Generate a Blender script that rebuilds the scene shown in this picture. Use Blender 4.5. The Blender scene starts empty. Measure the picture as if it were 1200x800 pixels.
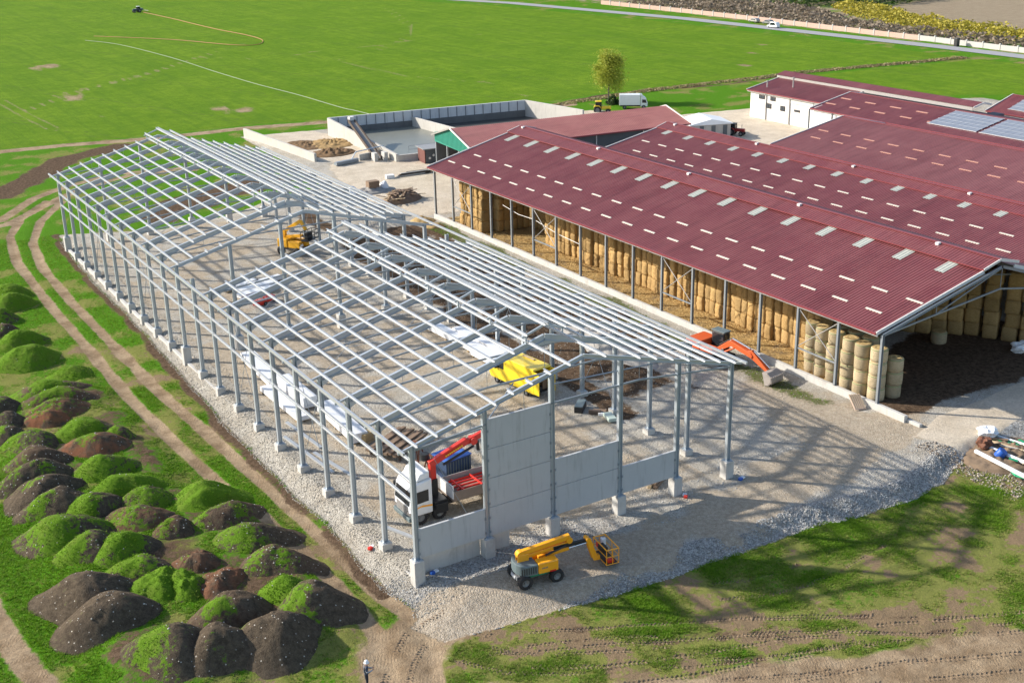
import bpy, math, random
import numpy as np
from mathutils import Vector, Matrix
random.seed(7); RNG = np.random.default_rng(11)
SC = bpy.context.scene; COL = SC.collection
R = math.radians

# ------------------------------------------------------------------ camera
cam_d = bpy.data.cameras.new('camera'); cam = bpy.data.objects.new('camera', cam_d); COL.objects.link(cam)
_r = Vector((0.851314, -0.524201, -0.021848)); _u = Vector((0.200193, 0.286062, 0.937065)); _f = Vector((0.484961, 0.802111, -0.348470))
cam.matrix_world = Matrix(((_r.x, _u.x, -_f.x, -29.725), (_r.y, _u.y, -_f.y, -61.122), (_r.z, _u.z, -_f.z, 40.296), (0, 0, 0, 1)))
cam_d.sensor_width = 36.0; cam_d.lens = 1461.2 / 1200 * 36
cam_d.clip_start = 0.5; cam_d.clip_end = 9000
SC.camera = cam
# ------------------------------------------------------------------ light
SUN_EL, SUN_AZ = R(28), R(-45.5)          # azimuth from +Y towards +X
w = bpy.data.worlds.new('World'); SC.world = w; w.use_nodes = True
wn = w.node_tree; wn.nodes.clear()
sky = wn.nodes.new('ShaderNodeTexSky'); sky.sky_type = 'NISHITA'; sky.sun_disc = False
sky.sun_elevation = SUN_EL; sky.sun_rotation = SUN_AZ; sky.air_density = 1.0; sky.dust_density = 1.2; sky.ozone_density = 1.0
bgn = wn.nodes.new('ShaderNodeBackground'); bgn.inputs['Strength'].default_value = 0.135
wo = wn.nodes.new('ShaderNodeOutputWorld')
wn.links.new(sky.outputs[0], bgn.inputs[0]); wn.links.new(bgn.outputs[0], wo.inputs[0])
sun_d = bpy.data.lights.new('sun', 'SUN'); sun_d.energy = 4.5; sun_d.angle = R(1.0); sun_d.color = (1.0, 0.93, 0.82)
sun = bpy.data.objects.new('sun', sun_d); COL.objects.link(sun)
sdir = Vector((math.sin(SUN_AZ) * math.cos(SUN_EL), math.cos(SUN_AZ) * math.cos(SUN_EL), math.sin(SUN_EL)))
sun.rotation_euler = sdir.to_track_quat('Z', 'Y').to_euler(); sun.location = sdir * 200
vs = SC.view_settings; vs.view_transform = 'Standard'; vs.look = 'None'; vs.gamma = 1.0; vs.use_curve_mapping = False
vs.exposure = 0.70

# ------------------------------------------------------------------ helpers
def tag(o, label=None, cat=None, group=None, kind=None):
    if label: o['label'] = label
    if cat: o['category'] = cat
    if group: o['group'] = group
    if kind: o['kind'] = kind
    return o
def empty(name, loc=(0, 0, 0), rz=0.0, label=None, cat=None, group=None):
    o = bpy.data.objects.new(name, None); COL.objects.link(o); o.location = loc; o.rotation_euler = (0, 0, rz)
    o.empty_display_size = 0.2
    return tag(o, label, cat, group)
def link(name, me, mat=None, parent=None):
    o = bpy.data.objects.new(name, me); COL.objects.link(o)
    if mat is not None and len(me.materials) == 0: me.materials.append(mat)
    if parent is not None: o.parent = parent
    return o
class MB:
    def __init__(s): s.v = []; s.f = []
    def add(s, vs_, fs_):
        n = len(s.v); s.v += [tuple(x) for x in vs_]; s.f += [tuple(i + n for i in f) for f in fs_]; return s
    BF = [(0, 3, 2, 1), (4, 5, 6, 7), (0, 1, 5, 4), (1, 2, 6, 5), (2, 3, 7, 6), (3, 0, 4, 7)]
    def box(s, x0, x1, y0, y1, z0, z1):
        return s.add([(x0, y0, z0), (x1, y0, z0), (x1, y1, z0), (x0, y1, z0), (x0, y0, z1), (x1, y0, z1), (x1, y1, z1), (x0, y1, z1)], MB.BF)
    def frame(s, p0, p1, up=(0, 0, 1)):
        p0 = Vector(p0); p1 = Vector(p1); d = (p1 - p0).normalized(); up = Vector(up)
        if abs(d.dot(up)) > 0.98: up = Vector((0, 1, 0))
        sx = d.cross(up).normalized(); sz = sx.cross(d).normalized()
        return p0, p1, sx, sz
    def bar(s, p0, p1, wd, ht, up=(0, 0, 1), ox=0.0, oz=0.0):
        p0, p1, sx, sz = s.frame(p0, p1, up); a, b = wd / 2, ht / 2
        q = []
        for p in (p0, p1):
            for i, j in ((-a, -b), (a, -b), (a, b), (-a, b)): q.append(p + sx * (i + ox) + sz * (j + oz))
        return s.add(q, [(0, 1, 2, 3), (7, 6, 5, 4), (0, 4, 5, 1), (1, 5, 6, 2), (2, 6, 7, 3), (3, 7, 4, 0)])
    def ibeam(s, p0, p1, wd, ht, tf=.03, tw=.025, up=(0, 0, 1)):
        s.bar(p0, p1, wd, tf, up, 0, ht / 2 - tf / 2); s.bar(p0, p1, wd, tf, up, 0, -ht / 2 + tf / 2)
        return s.bar(p0, p1, tw, ht - 2 * tf, up)
    def tube(s, p0, p1, r0, r1=None, n=8, cap=True):
        r1 = r0 if r1 is None else r1
        p0, p1, sx, sz = s.frame(p0, p1); q = []
        for p, r in ((p0, r0), (p1, r1)):
            for k in range(n):
                a = 2 * math.pi * k / n; q.append(p + sx * (r * math.cos(a)) + sz * (r * math.sin(a)))
        fs = [(k, (k + 1) % n, n + (k + 1) % n, n + k) for k in range(n)]
        if cap: fs += [tuple(range(n - 1, -1, -1)), tuple(range(n, 2 * n))]
        return s.add(q, fs)
    def path(s, pts, r, n=6):
        for a, b in zip(pts[:-1], pts[1:]): s.tube(a, b, r, n=n)
        return s
    def lathe(s, prof, n=24, axis='z', c=(0, 0, 0)):
        q = []; m = len(prof)
        for k in range(n):
            a = 2 * math.pi * k / n
            for r, h in prof:
                x, y, z = r * math.cos(a), r * math.sin(a), h
                if axis == 'y': x, y, z = x, h, y
                if axis == 'x': x, y, z = h, x, y
                q.append((x + c[0], y + c[1], z + c[2]))
        fs = []
        for k in range(n):
            for j in range(m - 1):
                a, b = k * m + j, ((k + 1) % n) * m + j
                fs.append((a, b, b + 1, a + 1) if axis != 'y' else (a, a + 1, b + 1, b))
        return s.add(q, fs)
    def prism(s, poly, a, b, axis='y'):
        n = len(poly); q = []
        for t in (a, b):
            for x, z in poly:
                q.append({'y': (x, t, z), 'x': (t, x, z), 'z': (x, z, t)}[axis])
        return s.add(q, [tuple(range(n)), tuple(range(2 * n - 1, n - 1, -1))] + [(k, n + k, n + (k + 1) % n, (k + 1) % n) for k in range(n)])
    def mesh(s, name, smooth=False, fix=True):
        me = bpy.data.meshes.new(name); me.from_pydata(s.v, [], s.f)
        if fix:
            import bmesh
            bm = bmesh.new(); bm.from_mesh(me); bmesh.ops.recalc_face_normals(bm, faces=bm.faces); bm.to_mesh(me); bm.free()
        if smooth: me.shade_smooth()
        me.update(); return me
    def build(s, name, mat, parent=None, bevel=0.0, smooth=False, seg=2):
        o = link(name, s.mesh(name, smooth), mat, parent)
        if bevel:
            m = o.modifiers.new('bevel', 'BEVEL'); m.width = bevel; m.segments = seg; m.limit_method = 'ANGLE'; m.angle_limit = R(35)
            m.harden_normals = False
        return o
def np_mesh(name, V, F, k, attrs=None, smooth=False):
    """V (n,3), F (m,k) integer faces with k corners"""
    me = bpy.data.meshes.new(name); V = np.ascontiguousarray(V, np.float32); F = np.ascontiguousarray(F, np.int32)
    me.vertices.add(len(V)); me.vertices.foreach_set('co', V.ravel())
    me.loops.add(F.size); me.loops.foreach_set('vertex_index', F.ravel())
    me.polygons.add(len(F)); me.polygons.foreach_set('loop_start', np.arange(0, F.size, k, dtype=np.int32))
    me.update(calc_edges=True)
    for n_, A in (attrs or {}).items():
        at = me.attributes.new(n_, 'FLOAT_COLOR', 'POINT'); at.data.foreach_set('color', np.ascontiguousarray(A, np.float32).ravel())
    if smooth: me.shade_smooth()
    me.validate(); return me
# numpy value noise
_T = np.random.default_rng(3).random((256, 256))
def vnoise(x, y):
    xi = np.floor(x).astype(int); yi = np.floor(y).astype(int); fx = x - xi; fy = y - yi
    fx = fx * fx * (3 - 2 * fx); fy = fy * fy * (3 - 2 * fy)
    a = _T[xi & 255, yi & 255]; b = _T[(xi + 1) & 255, yi & 255]; c = _T[xi & 255, (yi + 1) & 255]; d = _T[(xi + 1) & 255, (yi + 1) & 255]
    return (a * (1 - fx) + b * fx) * (1 - fy) + (c * (1 - fx) + d * fx) * fy
def fbm(x, y, o=4):
    s = 0; a = .5; t = 0
    for k in range(o):
        s = s + a * vnoise(x * 2 ** k + 17.3 * k, y * 2 ** k + 5.1 * k); t += a; a *= .5
    return s / t
def sstep(a, b, x):
    t = np.clip((x - a) / (b - a), 0, 1); return t * t * (3 - 2 * t)
def dline(x, y, pts):
    d = np.full(np.shape(x), 1e9)
    for (ax, ay), (bx, by) in zip(pts[:-1], pts[1:]):
        ux, uy = bx - ax, by - ay; L = ux * ux + uy * uy + 1e-9
        t = np.clip(((x - ax) * ux + (y - ay) * uy) / L, 0, 1)
        d = np.minimum(d, np.hypot(x - ax - t * ux, y - ay - t * uy))
    return d
def sdpoly(x, y, pts):           # positive inside
    ins = np.zeros(np.shape(x), bool); n = len(pts)
    for i in range(n):
        (ax, ay), (bx, by) = pts[i], pts[(i + 1) % n]
        if ay == by: continue
        c = ((ay > y) != (by > y)) & (x < (bx - ax) * (y - ay) / (by - ay) + ax); ins ^= c
    d = dline(x, y, list(pts) + [pts[0]])
    return np.where(ins, d, -d)

# ------------------------------------------------------------------ materials
class NT:
    def __init__(s, mat):
        mat.use_nodes = True; s.t = mat.node_tree; s.t.nodes.clear()
        s.out = s.t.nodes.new('ShaderNodeOutputMaterial'); s.b = s.t.nodes.new('ShaderNodeBsdfPrincipled')
        s.t.links.new(s.b.outputs[0], s.out.inputs[0])
    def n(s, ty, ins=None, **kw):
        nd = s.t.nodes.new('ShaderNode' + ty)
        for k, v in kw.items(): setattr(nd, k, v)
        for k, v in (ins or {}).items(): s.set(nd.inputs[k], v)
        return nd
    def set(s, sock, v):
        if hasattr(v, 'outputs'): v = v.outputs[0]
        if isinstance(v, bpy.types.NodeSocket): s.t.links.new(v, sock)
        elif isinstance(v, (tuple, list)) and len(v) == 3 and sock.type == 'RGBA': sock.default_value = (*v, 1)
        else: sock.default_value = v
    def math(s, op, a, b=0.0, c=0.0, clamp=False):
        nd = s.t.nodes.new('ShaderNodeMath'); nd.operation = op; nd.use_clamp = clamp
        for i, v in enumerate((a, b, c)): s.set(nd.inputs[i], v)
        return nd.outputs[0]
    def mix(s, f, a, b, mode='MIX'):
        nd = s.t.nodes.new('ShaderNodeMix'); nd.data_type = 'RGBA'; nd.blend_type = mode
        s.set(nd.inputs[0], f); s.set(nd.inputs[6], a); s.set(nd.inputs[7], b); return nd.outputs[2]
    def ramp(s, f, lo, hi):
        nd = s.t.nodes.new('ShaderNodeMapRange'); nd.interpolation_type = 'SMOOTHSTEP'
        s.set(nd.inputs[0], f); s.set(nd.inputs[1], lo); s.set(nd.inputs[2], hi); return nd.outputs[0]
    def coord(s, which='Object'): return s.n('TexCoord').outputs[which]
    def wpos(s): return s.n('NewGeometry').outputs['Position']
    def noise(s, vec, scale, detail=4, rough=.6, dist=0.0):
        return s.n('TexNoise', {'Vector': vec, 'Scale': scale, 'Detail': detail, 'Roughness': rough, 'Distortion': dist}).outputs[0]
    def vor(s, vec, scale, feature='F1', out='Distance', rnd=1.0):
        nd = s.n('TexVoronoi', {'Vector': vec, 'Scale': scale, 'Randomness': rnd}, feature=feature); return nd.outputs[out]
    def bump(s, h, strength=.3, dist=.05):
        b = s.n('Bump', {'Height': h, 'Strength': strength, 'Distance': dist}); s.t.links.new(b.outputs[0], s.b.inputs['Normal'])
_MC = {}
def M(name, col=(.5, .5, .5), rough=.6, metal=0.0, var=.18, scale=3.0, dirt=0.0, dirtc=(.16, .12, .08), bump=0.0, bscale=None, spec=None, coat=0.0, streak=False):
    """plain painted / worn surface with colour noise and optional dirt"""
    if name in _MC: return _MC[name]
    m = bpy.data.materials.new(name); t = NT(m); v = t.wpos()
    n1 = t.noise(v, scale, 5, .65)
    k = t.math('MULTIPLY_ADD', n1, 2 * var, 1 - var)
    c = t.mix(1.0, (*col,), t.n('CombineColor', {0: k, 1: k, 2: k}).outputs[0], 'MULTIPLY')
    if dirt:
        n2 = t.noise(v, scale * .37, 6, .7); f = t.ramp(n2, .5, .75)
        c = t.mix(t.math('MULTIPLY', f, dirt), c, dirtc)
    if streak:
        mp = t.n('Mapping', {'Vector': v, 'Scale': (3.5, 3.5, .35)}); n3 = t.noise(mp, 1.0, 4, .7)
        c = t.mix(t.math('MULTIPLY', t.ramp(n3, .5, .75), .35), c, (col[0] * .45, col[1] * .43, col[2] * .4))
    t.set(t.b.inputs['Base Color'], c); t.b.inputs['Roughness'].default_value = rough; t.b.inputs['Metallic'].default_value = metal
    if coat: t.b.inputs['Coat Weight'].default_value = coat; t.b.inputs['Coat Roughness'].default_value = .15
    if bump: t.bump(t.noise(v, bscale or scale * 6, 4, .7), bump, .03)
    _MC[name] = m; return m
# ------------------------------------------------------------------ ground
PAD, OUT, FAR = -0.45, -1.1, -0.8
TOE = [(0.6, 99.2), (-0.2, 89.5), (-0.7, 74.9), (-0.6, 63.9), (-0.9, 48.2), (-1.25, 37.1), (-1.6, 29.2), (-1.65, 22.0), (-1.7, 15.3), (-1.5, 9.2), (-1.7, 5.3), (-1.7, 1.5), (-1.5, -0.4),
       (-1.3, -2.0), (-1.6, -3.2), (-2.5, -3.7), (-1.5, -6.1), (1.4, -6.5), (5.7, -6.8), (9.6, -7.5), (14.7, -7.8), (21.9, -7.8), (26.4, -8.0), (29.8, -8.6), (33.6, -8.9), (37.9, -8.5), (40.6, -7.2),
       (42.6, -6.9), (46.5, -6.5), (52, -7.5), (60, -9), (110, -14), (170, -14), (170, 95), (136, 112), (113.5, 116.5), (105, 130), (96, 133), (62, 143), (42, 147), (40.5, 120), (40, 104), (30, 101), (22, 96), (12, 94), (6, 97)]
RUT_L = [(3.5, 119.1), (-1.5, 111.3), (-4.7, 102.2), (-6.3, 89.7), (-6.6, 70.9), (-6.5, 56.8), (-6.6, 41.5), (-6.2, 30.7), (-5.7, 22.1), (-4.9, 15.2), (-4.5, 8.5), (-4.3, 2.1), (-4.4, -3), (-5.5, -7), (-8, -12), (-12, -18)]
RUT_R = [(5.2, 117.5), (0.2, 107.7), (-2.9, 97.6), (-4.2, 86), (-4.45, 70.7), (-4.2, 54.2), (-4.0, 41), (-3.4, 30.9), (-3.0, 22), (-2.7, 14.4), (-2.4, 7.7), (-2.4, 1.3), (-1.9, -2.6), (-2.4, -6), (-4.5, -11), (-8, -17)]
TRK_FAR = [(-60, 96), (-30, 101), (-4.3, 111.1), (2.3, 121.8), (7.5, 126.3), (16, 131), (27, 128)]
TRK_FAR2 = [(-60, 93), (-30, 98.5), (-3.6, 108.9), (4, 118), (9.5, 124), (18, 128.5), (27, 126)]
DARKSTRIP = [(-60, 110), (-1.4, 126.5), (5.3, 136.2), (12.1, 146.2), (22, 152)]
FIELD_RD = [(-200, 176), (-60, 166), (4.8, 160), (15.7, 158.8), (25.1, 156.1), (36.8, 154.7), (46.1, 154.4), (57.7, 151), (63.2, 150.5), (80, 146), (96, 140), (105, 138)]
BL_ROAD = [(-26, 40), (-23.9, 20), (-23.2, 11.7), (-22.7, 6.6), (-22.3, 2.9), (-21, -6), (-16, -16), (-8, -25)]
BOT_RD = [(-4.5, -9.7), (-1.0, -11.2), (0.3, -12.2), (4, -14.7), (8.7, -16.7), (13.8, -18.4), (19.2, -20.4), (24, -22.4), (28.6, -24.4), (40, -28.8), (60, -34), (60, -80), (-40, -80), (-16, -16), (-8.5, -11)]
EXIT = [(0, -4.2), (-2.5, -4.6), (-4.5, -6.5), (-7, -10), (-10, -15)]
PADTRK = [(-3, -5), (0.5, -4.3), (6, -4.2), (14, -4.6), (25, -3.6), (33, -2.0), (42, 0)]
RUTS = [[(-0.1, -8.5), (2.8, -10), (5.8, -11.4), (10, -13.6), (13, -15.1), (16.9, -17.7), (20.5, -19.5)], [(5.6, -9.3), (8.4, -10.6), (11.2, -12.1), (14.3, -13.6), (18.5, -16), (21.5, -18.2), (25.7, -21)],
        [(8.4, -15.6), (12.3, -17.2), (15.1, -18.2), (18.8, -19.4)], [(15.4, -9.7), (18, -10.8), (21.6, -10.9)], [(14.7, -11.4), (17.5, -12.7), (20.2, -13.1), (23.6, -12.9), (27.9, -12.3)],
        [(-1.8, -8), (-.2, -10.5), (2.4, -12.4), (5.8, -14.2), (8.5, -15.5)], [(9.4, -17.6), (13.3, -19.6), (17.2, -21.1), (20.4, -22.5)], [(8.6, -18.8), (12.6, -20.9), (16.6, -22.6)], [(2, -9.0), (6, -10.6), (12, -14), (17, -17.0), (22, -20.5), (30, -24)]]
FTRK = [([(18, 201.3), (33.9, 220.5), (57.1, 240.3)], .5), ([(26.9, 216.4), (45.8, 229.3), (70.6, 255.2), (90, 275)], .5), ([(15.3, 216.5), (16, 194.7), (17.1, 175.2)], .48), ([(70.6, 255.2), (81.7, 242.1), (106, 246.4), (150, 250)], .48), ([(111, 236.1), (129.5, 255.5), (145.2, 283.6), (164, 336)], .48), ([(97, 227), (96, 192), (106, 175), (104.5, 152)], .46)]
FSPOT = [(28.5, 210.1, 4), (26, 209, 3), (35.2, 264.6, 4), (32.5, 262.8, 3), (49.1, 176.6, 3), (52, 173.5, 3), (27.7, 184.2, 1.2), (174.6, 180.2, 2), (180.3, 171.1, 2.5), (164.4, 156.1, 2), (192.7, 181.8, 2)]
VERGE = [(96, 138.8), (114.6, 142.6), (126.9, 142), (134.2, 140.2), (143, 137.5), (165.8, 140), (180, 137.5), (194.4, 135.8), (210.6, 132.8)]
FIELD = [(-900, 210), (-200, 179), (-60, 169), (4.8, 162.5), (25, 159), (47, 157), (63, 153), (96, 142.5), (114.6, 145), (127, 144.5), (143, 140.5), (166, 143), (180, 140.5), (211, 136), (212, 170), (209, 200), (207, 242), (201, 279), (195, 321), (182, 361), (163, 396), (100, 480), (-100, 700), (-900, 900)]
FIELD2 = [(140, 133), (166, 136), (180, 134), (212, 129), (213, 90), (213, -60), (176, -60), (176, 95), (150, 115)]
ROAD = [(100, 500), (150, 430), (173.4, 395.7), (192.3, 361.3), (204.7, 321.4), (211, 278.8), (216.5, 242), (218.4, 206.7), (220, 176.1), (221.5, 149.5), (221.7, 125.1), (222, 60), (220, -80)]
SOILBANK = [(27.5, 76), (29, 48), (28, 36), (27, 28), (27.5, 20), (30, 14.5), (34, 15), (37.5, 24), (39.5, 34), (40, 50), (40.4, 76)]
SOILTRK = [(25.5, 13), (26.3, 24), (26.5, 36), (27, 50), (28, 66), (30, 90)]
STRIPG = [(40, 6), (40.2, 20), (40.6, 40), (40.8, 60), (41, 74)]
APRON = [(41.5, -2.8), (42.6, -6.3), (46.4, -5.9), (52, -4.9), (60, -6.2), (80, -9), (80, 0.5), (62, -0.6), (55.5, -.4), (51.6, -.9), (45.8, -1.2)]
YARD = [(42, 79), (56, 79), (60, 84), (64, 100), (64, 110), (50, 115), (42.6, 113), (41.5, 100), (40.8, 90)]
YARD2 = [(94, 132), (104, 129.5), (110, 118), (116, 115.5), (131, 112.5), (150, 113), (160, 60), (112, 60), (95, 80), (96, 100), (104, 112)]
SILAGE = [(42.6, 145), (54.6, 143), (55, 111), (45, 117)]
def masks(x, y):
    nz = fbm(x * .35, y * .35, 4) - .5; nb = fbm(x * .06 + 9, y * .06, 3)
    sd = sdpoly(x, y, TOE) + nz * .7
    m = {}
    lin = lambda d, hw, soft: np.clip(.5 + (hw - d) / soft, 0, 1)
    out = np.where(y > 45, OUT + (FAR - OUT) * np.clip((y - 45) / 60, 0, 1), OUT)
    wb_ = 1.7 + 3.5 * np.exp(-((x - .5) ** 2 + (y + 5) ** 2) / 14); k = sstep(0.0, 1.0, sd / wb_)
    z = out + (PAD - out) * k
    m['gravel'] = np.clip(.5 + sd / 1.2, 0, 1)
    tr = np.maximum(lin(dline(x, y, RUT_L), .56 + .35 * nz, .7), lin(dline(x, y, RUT_R), .56 + .35 * nz, .7))
    ruts = np.zeros_like(x)
    nbk = fbm(x * .9 + 40, y * .9, 3)
    for p in RUTS:
        d0 = np.abs(dline(x, y, p) - .0); ruts = np.maximum(ruts, lin(d0, .24 + .9 * nz, .6) * sstep(.25, .5, nbk))
    z = z - .10 * tr - .07 * ruts + .05 * sstep(.3, .5, np.maximum(tr, ruts)) * 0
    d = np.maximum(tr, np.maximum(lin(dline(x, y, TRK_FAR), .8, 1.0), lin(dline(x, y, TRK_FAR2), .8, 1.0)))
    d = np.maximum(d, lin(dline(x, y, FIELD_RD), 1.5, 1.2)); d = np.maximum(d, lin(dline(x, y, BL_ROAD), .85 + .6 * nz, .9)); d = np.maximum(d, lin(dline(x, y, [(p[0] - 2.1, p[1]) for p in BL_ROAD]), .3 + .6 * nz, .6))
    for p, w_ in FTRK: d = np.maximum(d, (w_ + .02) * lin(np.abs(dline(x, y, p) - 1.0), .55 + .5 * nz, .9))
    for px_, py_, r_ in FSPOT: d = np.maximum(d, .62 * np.clip(1.3 - np.hypot(x - px_, (y - py_) * .6) / r_ + 1.6 * nz, 0, 1))
    d = np.maximum(d, np.clip(.5 + (sdpoly(x, y, BOT_RD) + nz * 2.0) / 1.8, 0, 1)); d = np.maximum(d, lin(dline(x, y, EXIT), 2.3 + 2 * nz, 2.0))
    m['dirt'] = np.clip(d, 0, 1)
    m['conc'] = np.maximum(np.clip(.5 + (sdpoly(x, y, YARD) + nz * 5) / 3, 0, 1) * .95, np.clip(.5 + (sdpoly(x, y, APRON) + nz * .3) / .8, 0, 1)); m['conc'] = np.maximum(m['conc'], np.maximum(np.clip(.5 + sdpoly(x, y, YARD2) / 1.5, 0, 1), np.clip(.5 + (sdpoly(x, y, SILAGE) + nz * 2) / 2, 0, 1)))
    s = lin(dline(x, y, DARKSTRIP), 2.6 + 2 * nz, 2.0)
    s = np.maximum(s, np.clip(.5 + (sdpoly(x, y, SOILBANK) + nz * 7 - .6) / 3, 0, 1)); s = np.maximum(s, lin(dline(x, y, SOILTRK), 1.1 + 2.2 * nz, 1.4) * .95)
    s = np.maximum(s, ruts * .62)
    s = np.maximum(s, lin(dline(x, y, [(14, 101), (22, 108), (34, 112)]), 3.5 + 5 * nz, 3))
    s = np.maximum(s, lin(dline(x, y, VERGE), .8 + 1.4 * nz, 1.5) * .9)
    edge = np.exp(-((sd + .45) / .6) ** 2) * (x < 1) * (y > 0) * (y < 100); s = np.maximum(s, edge * (.78 + .9 * nz))
    s = np.maximum(s, np.clip(.5 + (sdpoly(x, y, [(43.2, 0.3), (43.2, 9), (68, 16), (70, 1.0), (60, .2), (50, -.2)]) + nz * 2) / 1.5, 0, 1) * .85); m['soil'] = np.clip(s, 0, 1)
    f = np.maximum(np.clip(.5 + sdpoly(x, y, FIELD) / 2.5, 0, 1), np.clip(.5 + sdpoly(x, y, FIELD2) / 2.5, 0, 1)); m['field'] = f
    # lush = dense green, low = dry and trodden
    lush = .53 + 1.8 * (fbm(x * .36 + 3, y * .36 + 8, 5) - .5) + .5 * (nb - .5)
    fr = sstep(8, 30, x) * (y < 5); lush = lush - .14 * ((x > -2) & (y < -7)) - .12 * sstep(26, 36, x) * (y < -14) - .12 * sstep(-13, -19, y + .35 * (x - 10)) * (x > 0) + .06 * ((x > 10) & (y > -12.5)) - .08 * ((x > -2) & (y < -6))
    lush = lush - .10 * np.exp(-(dline(x, y, RUT_L) / 1.6) ** 2) * (x < -5.2) * (y < 30)
    lush = lush - .2 * sstep(1.2, .2, dline(x, y, RUTS[0])) - .2 * sstep(1.2, .2, dline(x, y, RUTS[1]))
    lush = np.where((x < -18.5) & (y < 24), lush + .35, lush)
    lush = np.where(y > 60, lush + .12, lush)
    m['lush'] = np.clip(lush, 0, 1)
    sandy = np.maximum(lin(dline(x, y, PADTRK), 2.6 + 4 * nz, 2.2), np.clip(.5 + (sdpoly(x, y, YARD) + nz * 4) / 4, 0, 1))
    inn = ((x > 1.5) & (x < 24) & (y > 1) & (y < 92)).astype(float); sandy = np.maximum(sandy, inn * (.55 + 1.1 * nz))
    m['sandy'] = np.clip(np.maximum(sandy, np.clip(.5 + (sdpoly(x, y, [(33, 1), (41.5, -3), (42, 3), (40, 14), (37, 12)]) + nz * 3) / 3, 0, 1)), 0, 1)
    m['straw'] = np.clip(.5 + sdpoly(x, y, [(43, 8), (43, 76), (68, 76), (68, 15), (50, 14), (47, 10)]) / 1.0, 0, 1)
    dry = np.clip(sstep(222, 228, x) * (.55 + .9 * nz), 0, 1); dry = np.maximum(dry, np.clip(.5 + sdpoly(x, y, [(262, 140), (262, 190), (285, 225), (420, 260), (520, 60), (270, 60)]) / 3, 0, 1))
    m['dry'] = dry
    gg = np.clip(lin(dline(x, y, STRIPG), 1.1 + 2.6 * nz, 1.6), 0, 1) ; m['weeds'] = gg
    m['frontgrey'] = np.clip(np.maximum(sstep(2.0, -1.5, y) * (1 - sstep(10, 20, x)), sstep(2.4, 1.4, sd) * (y < -2) * sstep(4, 8, x)), 0, 1)
    z = z + (fbm(x * 1.3, y * 1.3, 3) - .5) * np.where(k > .9, .06, .12) * (y < 160) * (m['conc'] < .5)
    ridge = sstep(.9, .2, np.abs(sd - .7)) * (x > 7); z = z + ridge * (fbm(x * 2.5, y * 2.5, 2) - .3) * .18 * (y < 2)
    hf = np.clip(.5 + (sdpoly(x, y, [(-18.8, -1), (-18.8, 41), (-9, 47), (-8, 36), (-8.2, 20), (-5.2, 18), (-4.9, 0), (-9, -3)]) + nz * 2.5) / 2.5, 0, 1); z = z + .55 * hf; m['soil'] = np.maximum(m['soil'], hf * np.clip(.42 + 1.3 * nz, 0, 1)); m['lush'] = np.where(hf > .4, np.clip(m['lush'] + .15, 0, 1), m['lush'])
    z = z + .5 * np.clip(sdpoly(x, y, SOILBANK) / 2.5, 0, 1) * np.clip(.4 + 1.5 * nz, 0, 1)
    m['z'] = z; m['sd'] = sd
    return m
def seq(*segs):
    o = []
    for a, b, st in segs: o += list(np.arange(a, b, st))
    return np.array(o)
gx = seq((-3000, -200, 140), (-200, -60, 8), (-60, -34, 1.2), (-34, 46, .28), (46, 70, .6), (70, 240, 1.6), (240, 520, 8), (520, 3200, 150))
gy = seq((-300, -60, 20), (-60, -30, 1.5), (-30, 28, .28), (28, 62, .45), (62, 165, .8), (165, 420, 3.0), (420, 900, 20), (900, 5200, 200))
GX, GY = np.meshgrid(gx, gy, indexing='ij'); shp = GX.shape
mk = masks(GX.ravel(), GY.ravel())
A = np.stack([mk['gravel'], mk['dirt'], mk['conc'], mk['soil']], 1); B = np.stack([mk['field'], mk['lush'], mk['sandy'], mk['straw']], 1); Cc = np.stack([mk['dry'], mk['weeds'], mk['frontgrey'], np.ones_like(mk['dry'])], 1)
idx = np.arange(shp[0] * shp[1]).reshape(shp)
Fq = np.stack([idx[:-1, :-1], idx[1:, :-1], idx[1:, 1:], idx[:-1, 1:]], -1).reshape(-1, 4)
gme = np_mesh('ground', np.stack([GX.ravel(), GY.ravel(), mk['z']], 1), Fq, 4, {'ma': A, 'mb': B, 'mc': Cc}, smooth=True)
def ground_z(x, y): return masks(np.atleast_1d(np.asarray(x, float)), np.atleast_1d(np.asarray(y, float)))['z']

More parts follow.
